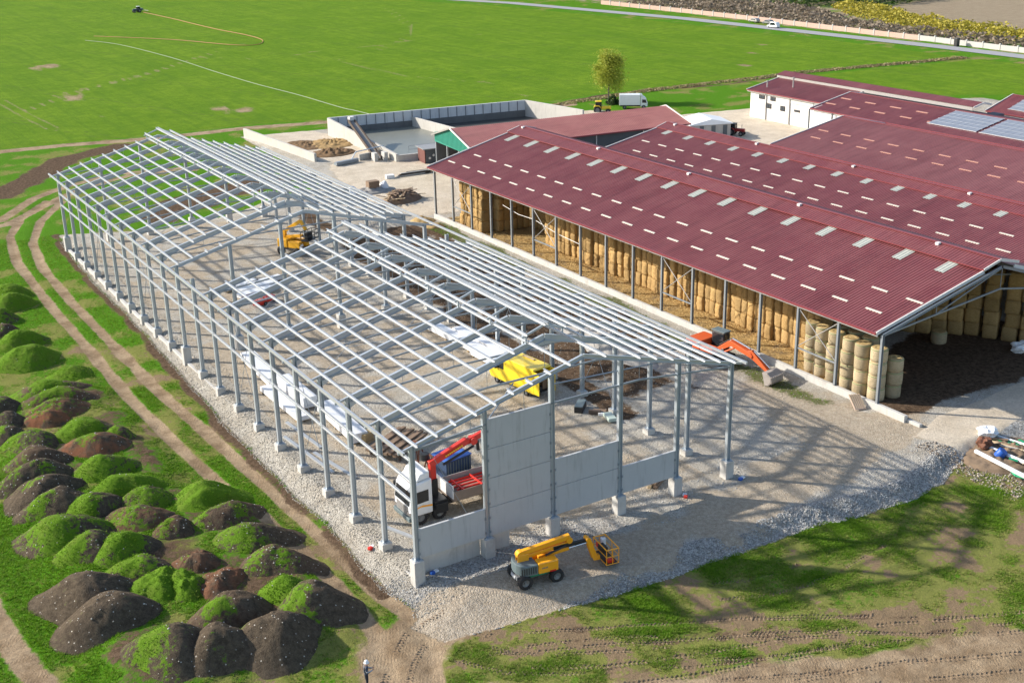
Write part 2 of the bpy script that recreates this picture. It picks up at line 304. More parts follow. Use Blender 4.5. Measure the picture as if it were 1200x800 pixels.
def ground_material():
    m = bpy.data.materials.new('ground_cover'); t = NT(m); v = t.wpos()
    def att(n):
        a = t.n('Attribute', attribute_name=n); s = t.n('SeparateColor', {0: a.outputs['Color']}); return s.outputs[0], s.outputs[1], s.outputs[2], a.outputs['Alpha']
    gravel, dirt, conc, soil = att('ma'); field, lush, sandy, straw = att('mb'); dry, weeds, fgrey, _ = att('mc')
    nf = t.noise(v, 2.6, 6, .7); nm = t.noise(v, .5, 5, .65); nl = t.noise(v, .06, 4, .6); nx = t.noise(v, 11.0, 4, .7)
    def edge(mask, amp=.55, w=.12, nn=nf):
        k = t.math('MULTIPLY_ADD', t.math('SUBTRACT', nn, .5), amp * 2, mask); return t.ramp(k, .5 - w, .5 + w)
    # rough grass
    lu = edge(lush, .62, .16)
    gcol = t.mix(lu, (.205, .215, .058), (.080, .205, .011))
    gcol = t.mix(t.math('MULTIPLY', t.ramp(nx, .5, .72), .5), gcol, (.06, .105, .014))
    bare = t.ramp(t.math('MULTIPLY_ADD', t.math('SUBTRACT', nf, .5), .9, t.math('MULTIPLY_ADD', t.math('SUBTRACT', nm, .5), .6, lush)), 0.15, .05)
    gcol = t.mix(bare, gcol, (.245, .175, .105))
    # sown field
    mp = t.n('Mapping', {'Vector': v, 'Rotation': (0, 0, R(-20)), 'Scale': (1, .08, 1)}); nrow = t.noise(mp, .55, 4, .6)
    fcol = t.mix(t.ramp(nl, .3, .72), (.120, .216, .013), (.165, .262, .019)); fcol = t.mix(t.math('MULTIPLY', t.ramp(nrow, .42, .68), .5), fcol, (.082, .165, .015)); mp2 = t.n('Mapping', {'Vector': v, 'Rotation': (0, 0, R(-20)), 'Scale': (1, .03, 1)}); fcol = t.mix(t.math('MULTIPLY', t.ramp(t.noise(mp2, 2.2, 3, .6), .5, .7), .4), fcol, (.185, .30, .02))
    fcol = t.mix(t.math('MULTIPLY', t.ramp(nm, .38, .66), .55), fcol, (.075, .165, .011)); fcol = t.mix(t.math('MULTIPLY', t.ramp(nf, .42, .7), .4), fcol, (.062, .135, .010)); fcol = t.mix(t.math('MULTIPLY', t.ramp(t.noise(v, .14, 5, .7), .55, .75), .4), fcol, (.19, .285, .022))
    mpt = t.n('Mapping', {'Vector': v, 'Rotation': (0, 0, R(-20))}); sep = t.n('SeparateXYZ', {0: mpt})
    ph = t.math('FRACT', t.math('DIVIDE', sep.outputs[0], 23.0)); tram = t.math('MAXIMUM', t.math('COMPARE', ph, .30, .009), t.math('COMPARE', ph, .38, .009))
    fcol = t.mix(t.math('MULTIPLY', tram, t.math('MULTIPLY', t.ramp(nm, .4, .65), .6)), fcol, (.11, .13, .04))
    spots = t.ramp(t.noise(v, .032, 3, .5), .71, .76); fcol = t.mix(t.math('MULTIPLY', spots, t.ramp(nm, .42, .58)), fcol, (.26, .21, .12))
    col = t.mix(edge(field, .3, .1), gcol, fcol)
    col = t.mix(edge(dry, .5, .2, nm), col, t.mix(nm, (.20, .15, .10), (.40, .33, .23)))
    # tan dirt
    dcol = t.mix(t.ramp(nm, .3, .7), (.235, .165, .10), (.42, .315, .205)); dcol = t.mix(t.math('MULTIPLY', t.ramp(nx, .52, .75), .5), dcol, (.16, .11, .07))
    col = t.mix(edge(dirt, .38, .14), col, dcol)
    # crushed stone
    c1 = t.n('TexVoronoi', {'Vector': v, 'Scale': 7.5}); st = t.n('SeparateColor', {0: c1.outputs['Color']}).outputs[0]
    c2 = t.n('TexVoronoi', {'Vector': v, 'Scale': 19.0}); st2 = t.n('SeparateColor', {0: c2.outputs['Color']}).outputs[0]
    warm = t.mix(st2, (.33, .30, .25), (.60, .565, .50)); grey = t.mix(st, (.23, .225, .215), (.58, .565, .535))
    ff = edge(fgrey, .5, .25, nm); gvc = t.mix(ff, warm, grey)
    gvc = t.mix(t.math('MULTIPLY', t.ramp(nm, .38, .7), .45), gvc, (.30, .245, .175))
    sand = t.mix(t.ramp(nf, .3, .75), (.37, .295, .21), (.55, .46, .345)); sand = t.mix(t.math('MULTIPLY', t.ramp(nx, .45, .7), .5), sand, gvc)
    gvc = t.mix(t.math('MULTIPLY', edge(sandy, .6, .2, nm), .9), gvc, sand)
    gvc = t.mix(t.math('MULTIPLY', t.ramp(t.noise(v, .22, 5, .65, .8), .48, .75), .28), gvc, (.27, .22, .165)); gm = edge(gravel, .35, .08); col = t.mix(gm, col, gvc)
    # soil
    scol = t.mix(t.ramp(nf, .3, .7), (.065, .042, .027), (.17, .115, .075)); scol = t.mix(t.math('MULTIPLY', t.ramp(nx, .6, .75), .5), scol, (.27, .22, .17))
    col = t.mix(edge(soil, .5, .15), col, scol)
    wcol = t.mix(t.ramp(nx, .35, .65), (.16, .125, .07), (.07, .13, .02)); col = t.mix(t.math('MULTIPLY', edge(weeds, .6, .2), .9), col, wcol)
    # barn floor chaff
    stc = t.mix(t.ramp(nf, .3, .7), (.36, .24, .10), (.56, .40, .18)); col = t.mix(edge(straw, .3, .15), col, t.mix(t.ramp(nm, .5, .7), stc, (.24, .18, .11)))
    # concrete yard
    ccol = t.mix(t.ramp(nm, .25, .75), (.52, .44, .335), (.66, .575, .46)); ccol = t.mix(t.math('MULTIPLY', t.ramp(nf, .5, .8), .3), ccol, (.28, .23, .17))
    col = t.mix(edge(conc, .15, .06), col, ccol)
    gn = t.noise(v, 26.0, 3, .7); gk = t.math('MULTIPLY_ADD', t.math('SUBTRACT', gn, .5), 1.5, 1.0); gk2 = t.math('MULTIPLY_ADD', t.math('SUBTRACT', t.noise(v, 5.5, 4, .75), .5), .9, 1.0); gk = t.math('MULTIPLY', gk, gk2); col = t.mix(1.0, col, t.n('CombineColor', {0: gk, 1: gk, 2: gk}).outputs[0], 'MULTIPLY')
    t.set(t.b.inputs['Base Color'], col); t.b.inputs['Roughness'].default_value = .95; t.b.inputs['Specular IOR Level'].default_value = .03
    hg = t.math('MULTIPLY_ADD', t.math('SUBTRACT', 1.0, c1.outputs['Distance']), .7, t.math('MULTIPLY', c2.outputs['Distance'], -.5))
    hh = t.mix(t.math('MULTIPLY', gm, t.math('SUBTRACT', 1.0, t.math('MULTIPLY', conc, 1.0), clamp=True)), t.math('MULTIPLY_ADD', nx, .7, nf), hg)
    wv = t.n('TexWave', {'Vector': t.n('Mapping', {'Vector': v, 'Rotation': (0, 0, R(28))}), 'Scale': 1.55, 'Distortion': 5.0, 'Detail': 3, 'Detail Scale': 2.5}, wave_type='BANDS', bands_direction='X').outputs[1]
    tread = t.math('MULTIPLY', t.math('MULTIPLY', edge(dirt, .38, .14), t.math('SUBTRACT', 1.0, gm)), t.ramp(t.noise(t.n('Mapping', {'Vector': v, 'Rotation': (0, 0, R(28)), 'Scale': (.12, 1.1, 1)}), 1.0, 3), .5, .58))
    hh = t.math('MULTIPLY_ADD', t.math('MULTIPLY', wv, tread), .16, hh)
    t.bump(t.math('MULTIPLY_ADD', gn, .5, hh), .9, .11)
    return m
ground = link('ground', gme, ground_material()); tag(ground, kind='structure')
# ------------------------------------------------------------------ shared surface materials
galv = M('galvanised_steel', (.46, .51, .55), .42, .45, .12, 1.5)
galv_w = M('bright_galvanised_purlin', (.47, .49, .51), .45, .45, .08, 1.2)
galv_d = M('dull_galvanised_steel', (.28, .32, .36), .5, .5, .15, 2.0)
concm = M('cast_concrete', (.50, .485, .455), .9, 0, .14, 1.6, dirt=.45, dirtc=(.28, .25, .21), bump=.25, bscale=14, streak=True)
panelm = M('precast_concrete_panel', (.47, .475, .475), .85, 0, .07, .8, dirt=.18, dirtc=(.36, .35, .33), bump=.08, bscale=20, streak=True)
ROWB = 4.5616
GXS = [0, 5.07, 10.05, 15.44, 20.30, 25.0]
def zr(x): return 8.62 + .252 * x if x <= 12.5 else 8.62 + 3.15 - .265 * (x - 12.5)     # rafter top line
frame = empty('steel_hall_frame', (0, 0, PAD), 0, 'unclad galvanised steel frame of a long gabled hall on the gravel pad', 'steel frame')
def FO(mb, name, mat, parent=frame, **k):
    o = mb.build(name, mat, parent, **k); o.location.z = -PAD if parent is frame else 0; return o
# footings: tall under the gable lines, low along the sides
foot_lo = MB().box(-.36, .36, -.36, .36, -1.3, 0).mesh('footing'); foot_hi = MB().box(-.36, .36, -.36, .36, -1.5, .885).mesh('footing_tall')
for me in (foot_lo, foot_hi): me.materials.append(concm)
def colmesh(h, wd=.26, dp=.32):
    m = MB().ibeam((0, 0, 0), (0, 0, h), wd, dp, .03, .024, up=(1, 0, 0)); m.box(-.26, .26, -.24, .24, 0, .035)
    for z in (.10,): 
        for sx in (-.19, .19):
            for sy in (-.17, .17): m.tube((sx, sy, .03), (sx, sy, .12), .025, n=5)
    me = m.mesh('column'); me.materials.append(galv); return me
_cc = {}
def column(x, y, z0, z1):
    key = round(z1 - z0, 2)
    if key not in _cc: _cc[key] = colmesh(z1 - z0)
    o = link('column', _cc[key], None, frame); o.location = (x, y, z0 - PAD); return o
def footing(x, y, hi):
    o = link('footing', foot_hi if hi else foot_lo, None, frame); o.location = (x, y, -PAD)
    m = o.modifiers.new('bevel', 'BEVEL'); m.width = .03; m.segments = 1
for j in range(21):
    y = j * ROWB; hi = j in (0, 10, 20)
    xs = GXS if hi else (0, 25.0)
    for x in xs:
        footing(x, y, hi); column(x, y, .885 if hi else 0.0, zr(x) - (.06 if 0 < x < 25 else .08) - (0.24 if 0 < x < 25 else 0))
    ht = .30 if hi else .46
    for s in ((0, 1) if j != 9 else ()):
        xa, xb = (-.9, 12.49) if s == 0 else (25.9, 12.51)
        za = zr(0) + .252 * -.9 if s == 0 else zr(25) - .265 * .9
        mb = MB(); x_in = 0.05 if s == 0 else 24.95
        mb.ibeam((x_in, y, zr(x_in) - ht / 2), (xb, y, zr(12.5) - ht / 2), .20 if not hi else .17, ht, .03, .022)
        mb.bar((xa, y, za - .08), (x_in, y, zr(x_in) - .08), .12, .15)               # eave stub
        if not hi:                                                                # haunches at eave and ridge
            c = 1 if s == 0 else -1
            mb.prism([(x_in, zr(x_in) - ht), (x_in + c * 1.5, zr(x_in + c * 1.5) - ht), (x_in, zr(x_in) - ht - .45)], y - .012, y + .012)
            mb.prism([(xb, zr(12.5) - ht), (xb - c * 1.2, zr(12.5 - c * 1.2) - ht), (xb, zr(12.5) - ht - .3)], y - .012, y + .012)
        FO(mb, 'rafter', galv)
    # slender tie with hangers
    if j not in (9, 10):
        ties = [((.2, y, 8.3), (8.0, y, 8.95)), ((8.0, y, 8.95), (17.0, y, 8.95)), ((17.0, y, 8.95), (24.8, y, 8.1))]
        mb = MB()
        for a, b in ties: mb.bar(a, b, .11, .11)
        tie = FO(mb, 'tie_rod', galv_d)
        mb = MB()
        for x in (4.1, 8.0, 12.5, 17.0, 20.9):
            zt = 8.3 + (x - .2) * .0833 if x < 8 else (8.95 if x <= 17 else 8.95 - (x - 17) * .109)
            mb.tube((x, y, zt), (x, y, zr(x) - ht), .018, n=5)
        mb.build('hanger', galv_d, tie)
# purlins
def cpurlin(mb, p0, p1):
    mb.bar(p0, p1, .125, .02, oz=.085); mb.bar(p0, p1, .02, .17, ox=.052); mb.bar(p0, p1, .105, .02, oz=-.085)
    return mb
PX = [.12 + 1.375 * k for k in range(9)]
def purlin(x, y0, y1, dz=.10):
    FO(cpurlin(MB(), (x, y0, zr(x) + dz), (x, y1, zr(x) + dz)), 'purlin', galv_w)
YE = 20 * ROWB
REACH = {0, 1, 3, 4, 8}
for k, x in enumerate(PX):
    if k == 9: x -= .25
    y0 = -.55 if k in REACH else ROWB - .35 - .25 * (k % 2)
    purlin(x, y0, 8 * ROWB + .3)
    purlin(x, 10 * ROWB - .25 if k in (0, 1, 4, 5) else 11 * ROWB - .4 - .3 * (k % 3), YE + .5)
    for yy in ([0] if k not in REACH else []) + ([10 * ROWB] if k not in (0, 1, 4, 5) else []):
        FO(cpurlin(MB(), (x, yy - .4, zr(x) + .10), (x, yy + .4, zr(x) + .10)), 'purlin_stub', galv_w)
    xr = 25 - .12 - 1.375 * k + (.25 if k == 9 else 0)
    purlin(xr, -.55 if k != 7 else ROWB - .5, 8 * ROWB + (.3 if k % 2 else .6)); purlin(xr, 10 * ROWB - .2 if k > 2 else 11 * ROWB - .8 * k, YE + .5)
# eave gutter beams
for x, z in ((-.82, zr(0) - .2), (25.82, zr(25) - .22)):
    FO(MB().bar((x, -.7, z + .13), (x, YE + .8, z + .13), .14, .18), 'eave_beam', galv_w)
# raised ridge vent frames + longitudinal rails
def zk(x): return 12.48 - .33 * abs(x - 12.5)
for lo, hi_ in ((1, 8), (11, 20)):
    for j in range(lo, hi_ + 1):
        y = j * ROWB; mb = MB()
        for c in (-1, 1):
            mb.bar((12.5, y, zk(12.5) - .06), (12.5 + c * 1.75, y, zk(14.25) - .06), .10, .14)
            mb.bar((12.5 + c * 1.45, y, zr(12.5 + c * 1.45) - .05), (12.5 + c * 1.45, y, zk(13.95) - .1), .1, .1)
        FO(mb, 'ridge_vent_frame', galv)
    for x in (10.95, 12.38, 12.62, 14.05):
        FO(cpurlin(MB(), (x, lo * ROWB - .3, zk(x) + .1), (x, hi_ * ROWB + .3, zk(x) + .1)), 'ridge_purlin', galv_w)
# girts on the left wall
for j in range(20):
    for z in (7.75, 6.3, 4.95):
        g_ = cpurlin(MB(), (-.16, j * ROWB + .08, z), (-.16, (j + 1) * ROWB - .08, z)); FO(g_, 'girt', galv_w)
# cross bracing (thin rods)
def rod(a, b, r=.022, name='brace_rod'): FO(MB().tube(a, b, r, n=5), name, galv_d)
for j in (3, 6, 12, 16):
    y0, y1 = j * ROWB, (j + 1) * ROWB
    for xa, xb in ((.1, 6.2), (6.2, 12.3), (12.7, 18.8), (18.8, 24.9)):
        rod((xa, y0, zr(xa) - .12), (xb, y1, zr(xb) - .12)); rod((xb, y0, zr(xb) - .12), (xa, y1, zr(xa) - .12))
    rod((.1, y0, .3), (.1, y1, 8.2)); rod((.1, y0, 8.2), (.1, y1, .3)); rod((24.9, y0, .3), (24.9, y1, 7.8)); rod((24.9, y0, 7.8), (24.9, y1, .3))
for x in (6.2, 18.8): pass
rod((1.0, .35, 8.6), (4.7, .35, 1.0), .018); rod((20.5, .2, 9.2), (24.8, .2, 8.0), .035)
# struts in the front bays
for a, b in (((5.1, .1, 8.6), (10.0, ROWB, 8.8)), ((10.05, .1, 10.2), (20.3, .1, 9.7)), ((.2, .1, 8.2), (10.0, .1, 8.75))): rod(a, b, .05, 'strut')
# ground beam between the left footings, plinth below the gable panels
for j in range(20):
    FO(MB().box(-.15, .12, j * ROWB + .4, (j + 1) * ROWB - .4, -1.0, -.56), 'ground_beam', concm)
FO(MB().box(.45, 4.68, .34, .54, -1.0, .93), 'plinth_slab', concm, bevel=.015); FO(MB().box(5.46, 6.9, .34, .54, -1.0, .93), 'plinth_slab', concm, bevel=.015)
# precast panels between the gable columns
for b_, n_ in ((0, 1), (1, 4), (2, 2), (3, 1)):
    for k in range(n_):
        x0, x1 = GXS[b_] + .17, GXS[b_ + 1] - .17
        FO(MB().box(x0, x1, -.1, .08, .97 + 2.03 * k, .97 + 2.03 * (k + 1) - .03), 'wall_panel', panelm, bevel=.02)
# bolted cleats that hold the panels
for b_, n_ in ((0, 1), (1, 4), (2, 4), (3, 2)):
    pass
for x, hmax in ((.17, 3.0), (4.9, 3), (5.24, 9), (9.88, 9), (10.22, 5), (15.27, 5), (15.61, 3), (20.13, 3)):
    z = 1.2
    while z < hmax:
        FO(MB().box(x - .05, x + .05, -.155, -.102, z, z + .16), 'panel_cleat', galv_d); z += 1.0
# ------------------------------------------------------------------ red halls
def red_roof_mat(name, col, fade):
    m = bpy.data.materials.new(name); t = NT(m); v = t.wpos()
    n1 = t.noise(v, .35, 5, .65); n2 = t.noise(v, 3.0, 5, .7)
    mp = t.n('Mapping', {'Vector': v, 'Scale': (.15, 1.6, .15)}); n3 = t.noise(mp, 1.0, 4, .6)
    c = t.mix(t.ramp(n1, .3, .7), col, fade); c = t.mix(t.math('MULTIPLY', t.ramp(n3, .45, .72), .55), c, tuple(x * .6 for x in col)); c = t.mix(t.math('MULTIPLY', t.ramp(n2, .55, .8), .25), c, (.30, .2, .18)); mpl = t.n('SeparateXYZ', {0: v}).outputs[1]; lap = t.math('COMPARE', t.math('FRACT', t.math('DIVIDE', mpl, 1.0)), .5, .02); tone = t.n('TexWhiteNoise', {'W': t.math('FLOOR', t.math('DIVIDE', mpl, 2.327))}, noise_dimensions='1D').outputs[0]; c = t.mix(t.math('MULTIPLY', lap, .35), c, tuple(x * .45 for x in col)); c = t.mix(t.math('MULTIPLY', tone, .22), c, tuple(min(1, x * 1.5 + .03) for x in col))
    t.set(t.b.inputs['Base Color'], c); t.b.inputs['Roughness'].default_value = .42; t.b.inputs['Specular IOR Level'].default_value = .4; return m
roof_red = red_roof_mat('red_coated_roof_sheet', (.165, .040, .044), (.205, .064, .063))
roof_pink = red_roof_mat('faded_red_roof_sheet', (.205, .066, .066), (.25, .092, .088))
roof_old = red_roof_mat('weathered_terracotta_sheet', (.29, .10, .085), (.35, .14, .115))
trim_r = M('red_gutter', (.215, .04, .045), .45, 0, .15, 2); trim_w = M('white_verge_flashing', (.72, .70, .67), .5, 0, .1, 2, dirt=.3)
skylight = M('translucent_roof_sheet', (.60, .56, .48), .5, 0, .15, 1.2, dirt=.25, dirtc=(.5, .46, .38)); skylight_old = M('yellowed_pink_roof_light', (.46, .23, .17), .5, 0, .15, 1.5); vent_sheet = M('grey_translucent_sheet', (.46, .47, .41), .5, 0, .18, 2.0, dirt=.4, dirtc=(.3, .29, .24))
white_wall = M('white_rendered_wall', (.76, .75, .72), .9, 0, .08, 1.0, dirt=.35, dirtc=(.5, .47, .42), streak=True)
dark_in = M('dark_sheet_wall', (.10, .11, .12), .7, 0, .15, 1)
zinc = M('zinc_ridge_edge', (.36, .35, .34), .5, .4, .15, 2)
postm = M('grey_steel_post', (.30, .33, .36), .5, .45, .12, 2)
def corr(x0, z0, x1, z1, y0, y1, pitch=.33, rib=.045, nx=2, thick=.0):
    """trapezoidal roof sheet, ribs run from eave to ridge"""
    n = int(round((y1 - y0) / pitch)); p = (y1 - y0) / n; ys = []; hs = []
    for k in range(n):
        b = y0 + k * p
        for fr_, h in ((0, 0), (.55, 0), (.65, 1), (.9, 1)): ys.append(b + fr_ * p); hs.append(h * rib)
    ys.append(y1); hs.append(0.0); ys = np.array(ys); hs = np.array(hs); V = []; m = len(ys)
    for i in range(nx):
        f = i / (nx - 1); V.append(np.stack([np.full(m, x0 + (x1 - x0) * f), ys, z0 + (z1 - z0) * f + hs], 1))
    V = np.concatenate(V); F = []
    i = np.arange(m - 1)
    for r_ in range(nx - 1): F.append(np.stack([r_ * m + i, (r_ + 1) * m + i, (r_ + 1) * m + i + 1, r_ * m + i + 1], 1))
    F = np.concatenate(F)
    if x1 < x0: F = F[:, ::-1]
    return V, F
def roof_slope(name, mat, par, x0, z0, x1, z1, y0, y1, **k):
    V, F = corr(x0, z0, x1, z1, y0, y1, **k); o = link(name, np_mesh(name, V, F, 4), mat, par); return o
def hall(label, xl, zl, xr_, zr_, xe, ze, y0, y1, mat, posts=True, pw=4.654, cap=None, rows=(), strips=None, wall_l=None, right=True, trims=True, base=PAD):
    h = empty('red_roofed_hall', (xl, y0, base), 0, label, 'hall')
    inv = (-xl, -y0, -base)
    def add(mb, name, m, **k):
        o = mb.build(name, m, h, **k); o.location = inv; return o
    o = roof_slope('roof_slope', mat, h, xl, zl, xr_, zr_, y0, y1); o.location = inv
    if right: o = roof_slope('roof_slope', mat, h, xe, ze, xr_ + .02, zr_, y0, y1); o.location = inv
    sl = (zr_ - zl) / (xr_ - xl); zs = lambda x: zl + sl * (x - xl)
    if cap:                                                   # raised ridge cap over the vent slot
        cx0, cz0, cxp, czp, cx1, cz1 = cap
        o = roof_slope('ridge_cap', mat, h, cx0, cz0, cxp, czp, y0 - .1, y1 + .1, rib=.03); o.location = inv
        o = roof_slope('ridge_cap', mat, h, cx1, cz1, cxp + .02, czp, y0 - .1, y1 + .1, rib=.03); o.location = inv
        add(MB().bar((cxp, y0 - .12, czp + .05), (cxp, y1 + .12, czp + .05), .34, .05), 'ridge_roll', trim_r)
        add(MB().bar((cx0 - .02, y0 - .1, cz0 - .03), (cx0 - .02, y1 + .1, cz0 - .03), .05, .09), 'cap_edge', trim_r)
        for yy in (y0 - .1, y1 + .1):
            add(MB().bar((cx0, yy, cz0 - .02), (cxp, yy, czp - .02), .08, .22).bar((cxp, yy, czp - .02), (cx1, yy, cz1 - .02), .08, .22), 'cap_verge', trim_w)
        mb = MB(); yy = y0 + .4
        while yy < y1:
            mb.box(cx0 + .25, cx0 + .33, yy, yy + .08, zs(cx0 + .3) - .1, cz0 + .05); yy += pw / 2
        add(mb, 'cap_bracket', zinc)
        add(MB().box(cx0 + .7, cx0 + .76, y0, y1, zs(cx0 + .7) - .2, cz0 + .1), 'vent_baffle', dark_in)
        mb = MB(); yy = y0 + 6
        while yy < y1:
            o = add(MB().box(cxp - .5, cxp - .1, yy, yy + .35, czp - .12, czp + .1), 'roof_clip', trim_w); yy += 17
    else:
        add(MB().bar((xr_, y0, zr_ + .05), (xr_, y1, zr_ + .05), .34, .06), 'ridge_roll', trim_r if trims else trim_w)
    if trims:
        add(MB().bar((xl - .1, y0, zl - .02), (xl - .1, y1, zl - .02), .18, .16), 'gutter', trim_r)
        add(MB().bar((xl + .08, y0, zl - .22), (xl + .08, y1, zl - .22), .06, .16), 'eave_fascia', trim_w)
        for yy in (y0 - .03, y1 + .03):
            add(MB().bar((xl - .1, yy, zl + .0), (xr_ - (1.9 if cap else 0), yy, zs(xr_ - (1.9 if cap else 0)) + .0), .10, .30), 'verge_flashing', trim_w)
            if right: add(MB().bar((xe, yy, ze), (xr_ + (1.9 if cap else 0), yy, ze + (zr_ - ze) * (xe - xr_ - (1.9 if cap else 0)) / (xe - xr_)), .10, .30), 'verge_flashing', trim_w)
    for x, yf, st, n_, ln, wd in rows:
        for k in range(n_):
            yy = yf - st * k
            if yy - ln / 2 < y0 or yy + ln / 2 > y1: continue
            z_ = zs(x) + .075; c = wd / 2
            mb = MB().add([(x - c, yy - ln / 2, z_ - sl * c), (x + c, yy - ln / 2, z_ + sl * c), (x + c, yy + ln / 2, z_ + sl * c), (x - c, yy + ln / 2, z_ - sl * c),
                           (x - c, yy - ln / 2, z_ - sl * c - .06), (x + c, yy - ln / 2, z_ + sl * c - .06), (x + c, yy + ln / 2, z_ + sl * c - .06), (x - c, yy + ln / 2, z_ - sl * c - .06)], [(0, 1, 2, 3), (7, 6, 5, 4), (0, 4, 5, 1), (1, 5, 6, 2), (2, 6, 7, 3), (3, 7, 4, 0)])
            add(mb, 'skylight', skylight if xl < 90 else skylight_old)
    if strips:
        x0, x1, yf, st, n_ = strips
        for k in range(n_):
            yy = yf - st * k
            if yy < y0 + .6: break
            V, F = corr(x0, zs(x0) + .06, x1, zs(x1) + .06, yy - .5, yy + .5); o = link('vent_sheet', np_mesh('vent_sheet', V, F, 4), vent_sheet, h); o.location = inv
    # purlins below the sheets near the eave and rafters
    mb = MB()
    if posts:
        for k in range(int((y1 - y0 - .5) / pw) + 1):
            yy = 2.41 + pw * k
            if yy > y1: break
            m_ = MB().ibeam((xl + .3, yy, base - .1), (xl + .3, yy, zl - .08), .2, .24, .025, .02, up=(1, 0, 0)); add(m_, 'post', postm)
            m_ = MB().ibeam((xl + .3, yy, zs(xl + .3) - .22), (xr_ - .1, yy, zr_ - .3), .14, .24); m_.ibeam((xe - .3, yy, ze - .15), (xr_ + .1, yy, zr_ - .3), .14, .24); add(m_, 'rafter', postm)
            zc = zl + 1.15; xm = (xr_ + xl) / 2; w2 = 4.4                   # raised bottom chord truss
            m_ = MB().bar((xl + .4, yy, zl - .15), (xr_, yy, zl + 1.15), .11, .13).bar((xr_, yy, zl + 1.15), (xe - .4, yy, ze - .1), .11, .13)
            xd = xl + .45 * (xr_ - xl); zd = zl - .15 + 1.3 * .45
            m_.bar((xd, yy, zd), (xr_ - .2, yy, zr_ - .4), .09, .09).bar((2 * xr_ - xd, yy, zd), (xr_ + .2, yy, zr_ - .4), .09, .09).bar((xr_, yy, zl + 1.2), (xr_, yy, zr_ - .4), .05, .05).bar((xd, yy, zd), (xd, yy, zs(xd) - .2), .05, .05)
            add(m_, 'truss', postm)
    return h, add
h1, add1 = hall('nearest red roofed open hall full of straw beside the gravel yard', 42.5, 6.04, 56.5, 9.38, 70.0, 5.05, 2.75, 78.0, roof_red, cap=(54.5, 9.12, 56.5, 9.66, 58.9, 9.08),
                rows=((47.9, 74.6, 3.72, 21, 1.7, .18), (45.0, 76.2, 3.72, 21, 1.7, .18)), strips=(52.7, 54.9, 75.6, 4.654, 17))
# kerb wall, cross braces and rails between the posts of the open side
add1(MB().box(42.62, 42.98, -.6, 77.2, -1.0, .12), 'kerb_wall', concm, bevel=.03)
add1(MB().box(42.9, 43.25, -1.9, -.6, -1.0, -.2), 'kerb_wall', concm, bevel=.04)
for k in (1, 5, 10, 14):
    ya, yb = 2.41 + 4.654 * k, 2.41 + 4.654 * (k + 1)
    if k == 1: ya, yb = 2.41 + 4.654, 2.41 + 9.31
    for a, b in (((42.8, ya, 2.1), (42.8, yb, 5.6)), ((42.8, ya, 5.6), (42.8, yb, 2.1))): add1(MB().tube(a, b, .038, n=6), 'wall_brace', zinc)
    add1(MB().bar((42.8, ya, 2.05), (42.8, yb, 2.05), .1, .12), 'wall_rail', postm)
add1(MB().path([(42.95, 60.4, 4.6), (42.95, 57, 4.2), (42.95, 53.6, 4.3), (42.95, 49, 3.7), (42.95, 44.3, 3.5)], .03, 5), 'hanging_cable', trim_w)
for k in range(8):
    x = 44 + k * 1.7; add1(MB().bar((x, 2.9, 6.04 + .2385 * (x - 42.5) - .06), (x, 77.9, 6.04 + .2385 * (x - 42.5) - .06), .08, .1), 'roof_purlin', postm)
h2, add2 = hall('second red roofed hall, between the straw hall and the hall with clustered dashes', 70.2, 4.45, 82.0, 6.72, 93.6, 3.3, -14, 79.3, roof_red, posts=False, cap=(80.2, 6.5, 82.0, 7.02, 83.8, 6.6),
                rows=((75.7, 64.9 + 3.72 * 3, 3.72, 30, 1.7, .18), (72.5, 62.7 + 3.72 * 3, 3.72, 30, 1.7, .18)), strips=(78.8, 80.5, 76.2, 4.654, 20))
add2(MB().box(70.6, 93.2, 79.0, 79.2, PAD, 3.3), 'end_wall', dark_in); add2(MB().prism([(70.6, 3.31), (93.2, 3.31), (82, 6.55), (70.6, 4.4)], 79.0, 79.2), 'gable_wall', dark_in)
h3, add3 = hall('wide pinkish red hall with paired pale dashes, third from the gravel yard', 93.4, 3.9, 107.4, 6.3, 120.6, 3.2, -14, 70.0, roof_pink, posts=False,
                rows=((101.2, 67.6, 4.33, 20, 1.9, .22), (98.4, 66.3, 4.33, 20, 1.9, .22)))
add3(MB().box(94, 120, 69.5, 69.7, PAD, 3.2), 'end_wall', white_wall); add3(MB().prism([(94, 3.21), (120, 3.21), (107.4, 6.15), (94, 3.9)], 69.5, 69.7), 'gable_wall', white_wall)
h4, add4 = hall('red hall with solar panels just behind the pinkish hall', 116.6, 4.3, 125.4, 5.95, 133.5, 4.5, -14, 86.0, roof_red, posts=False,
                rows=((122.5, 84.0, 5.2, 5, 2.2, .3), (119.6, 84.5, 5.2, 8, 2.2, .3)))
add4(MB().box(117.0, 133, 85.4, 85.6, PAD, 4.4), 'end_wall', white_wall); add4(MB().prism([(117, 4.4), (133, 4.4), (125.4, 5.85)], 85.4, 85.6), 'gable_wall', white_wall)
add4(MB().box(116.9, 117.1, 66, 85.4, PAD, 4.2), 'side_wall', white_wall)
for yy in (86.05, 81, 77): add4(MB().box(116.35, 116.55, yy - .1, yy + .1, PAD, 4.2), 'downpipe', dark_in)
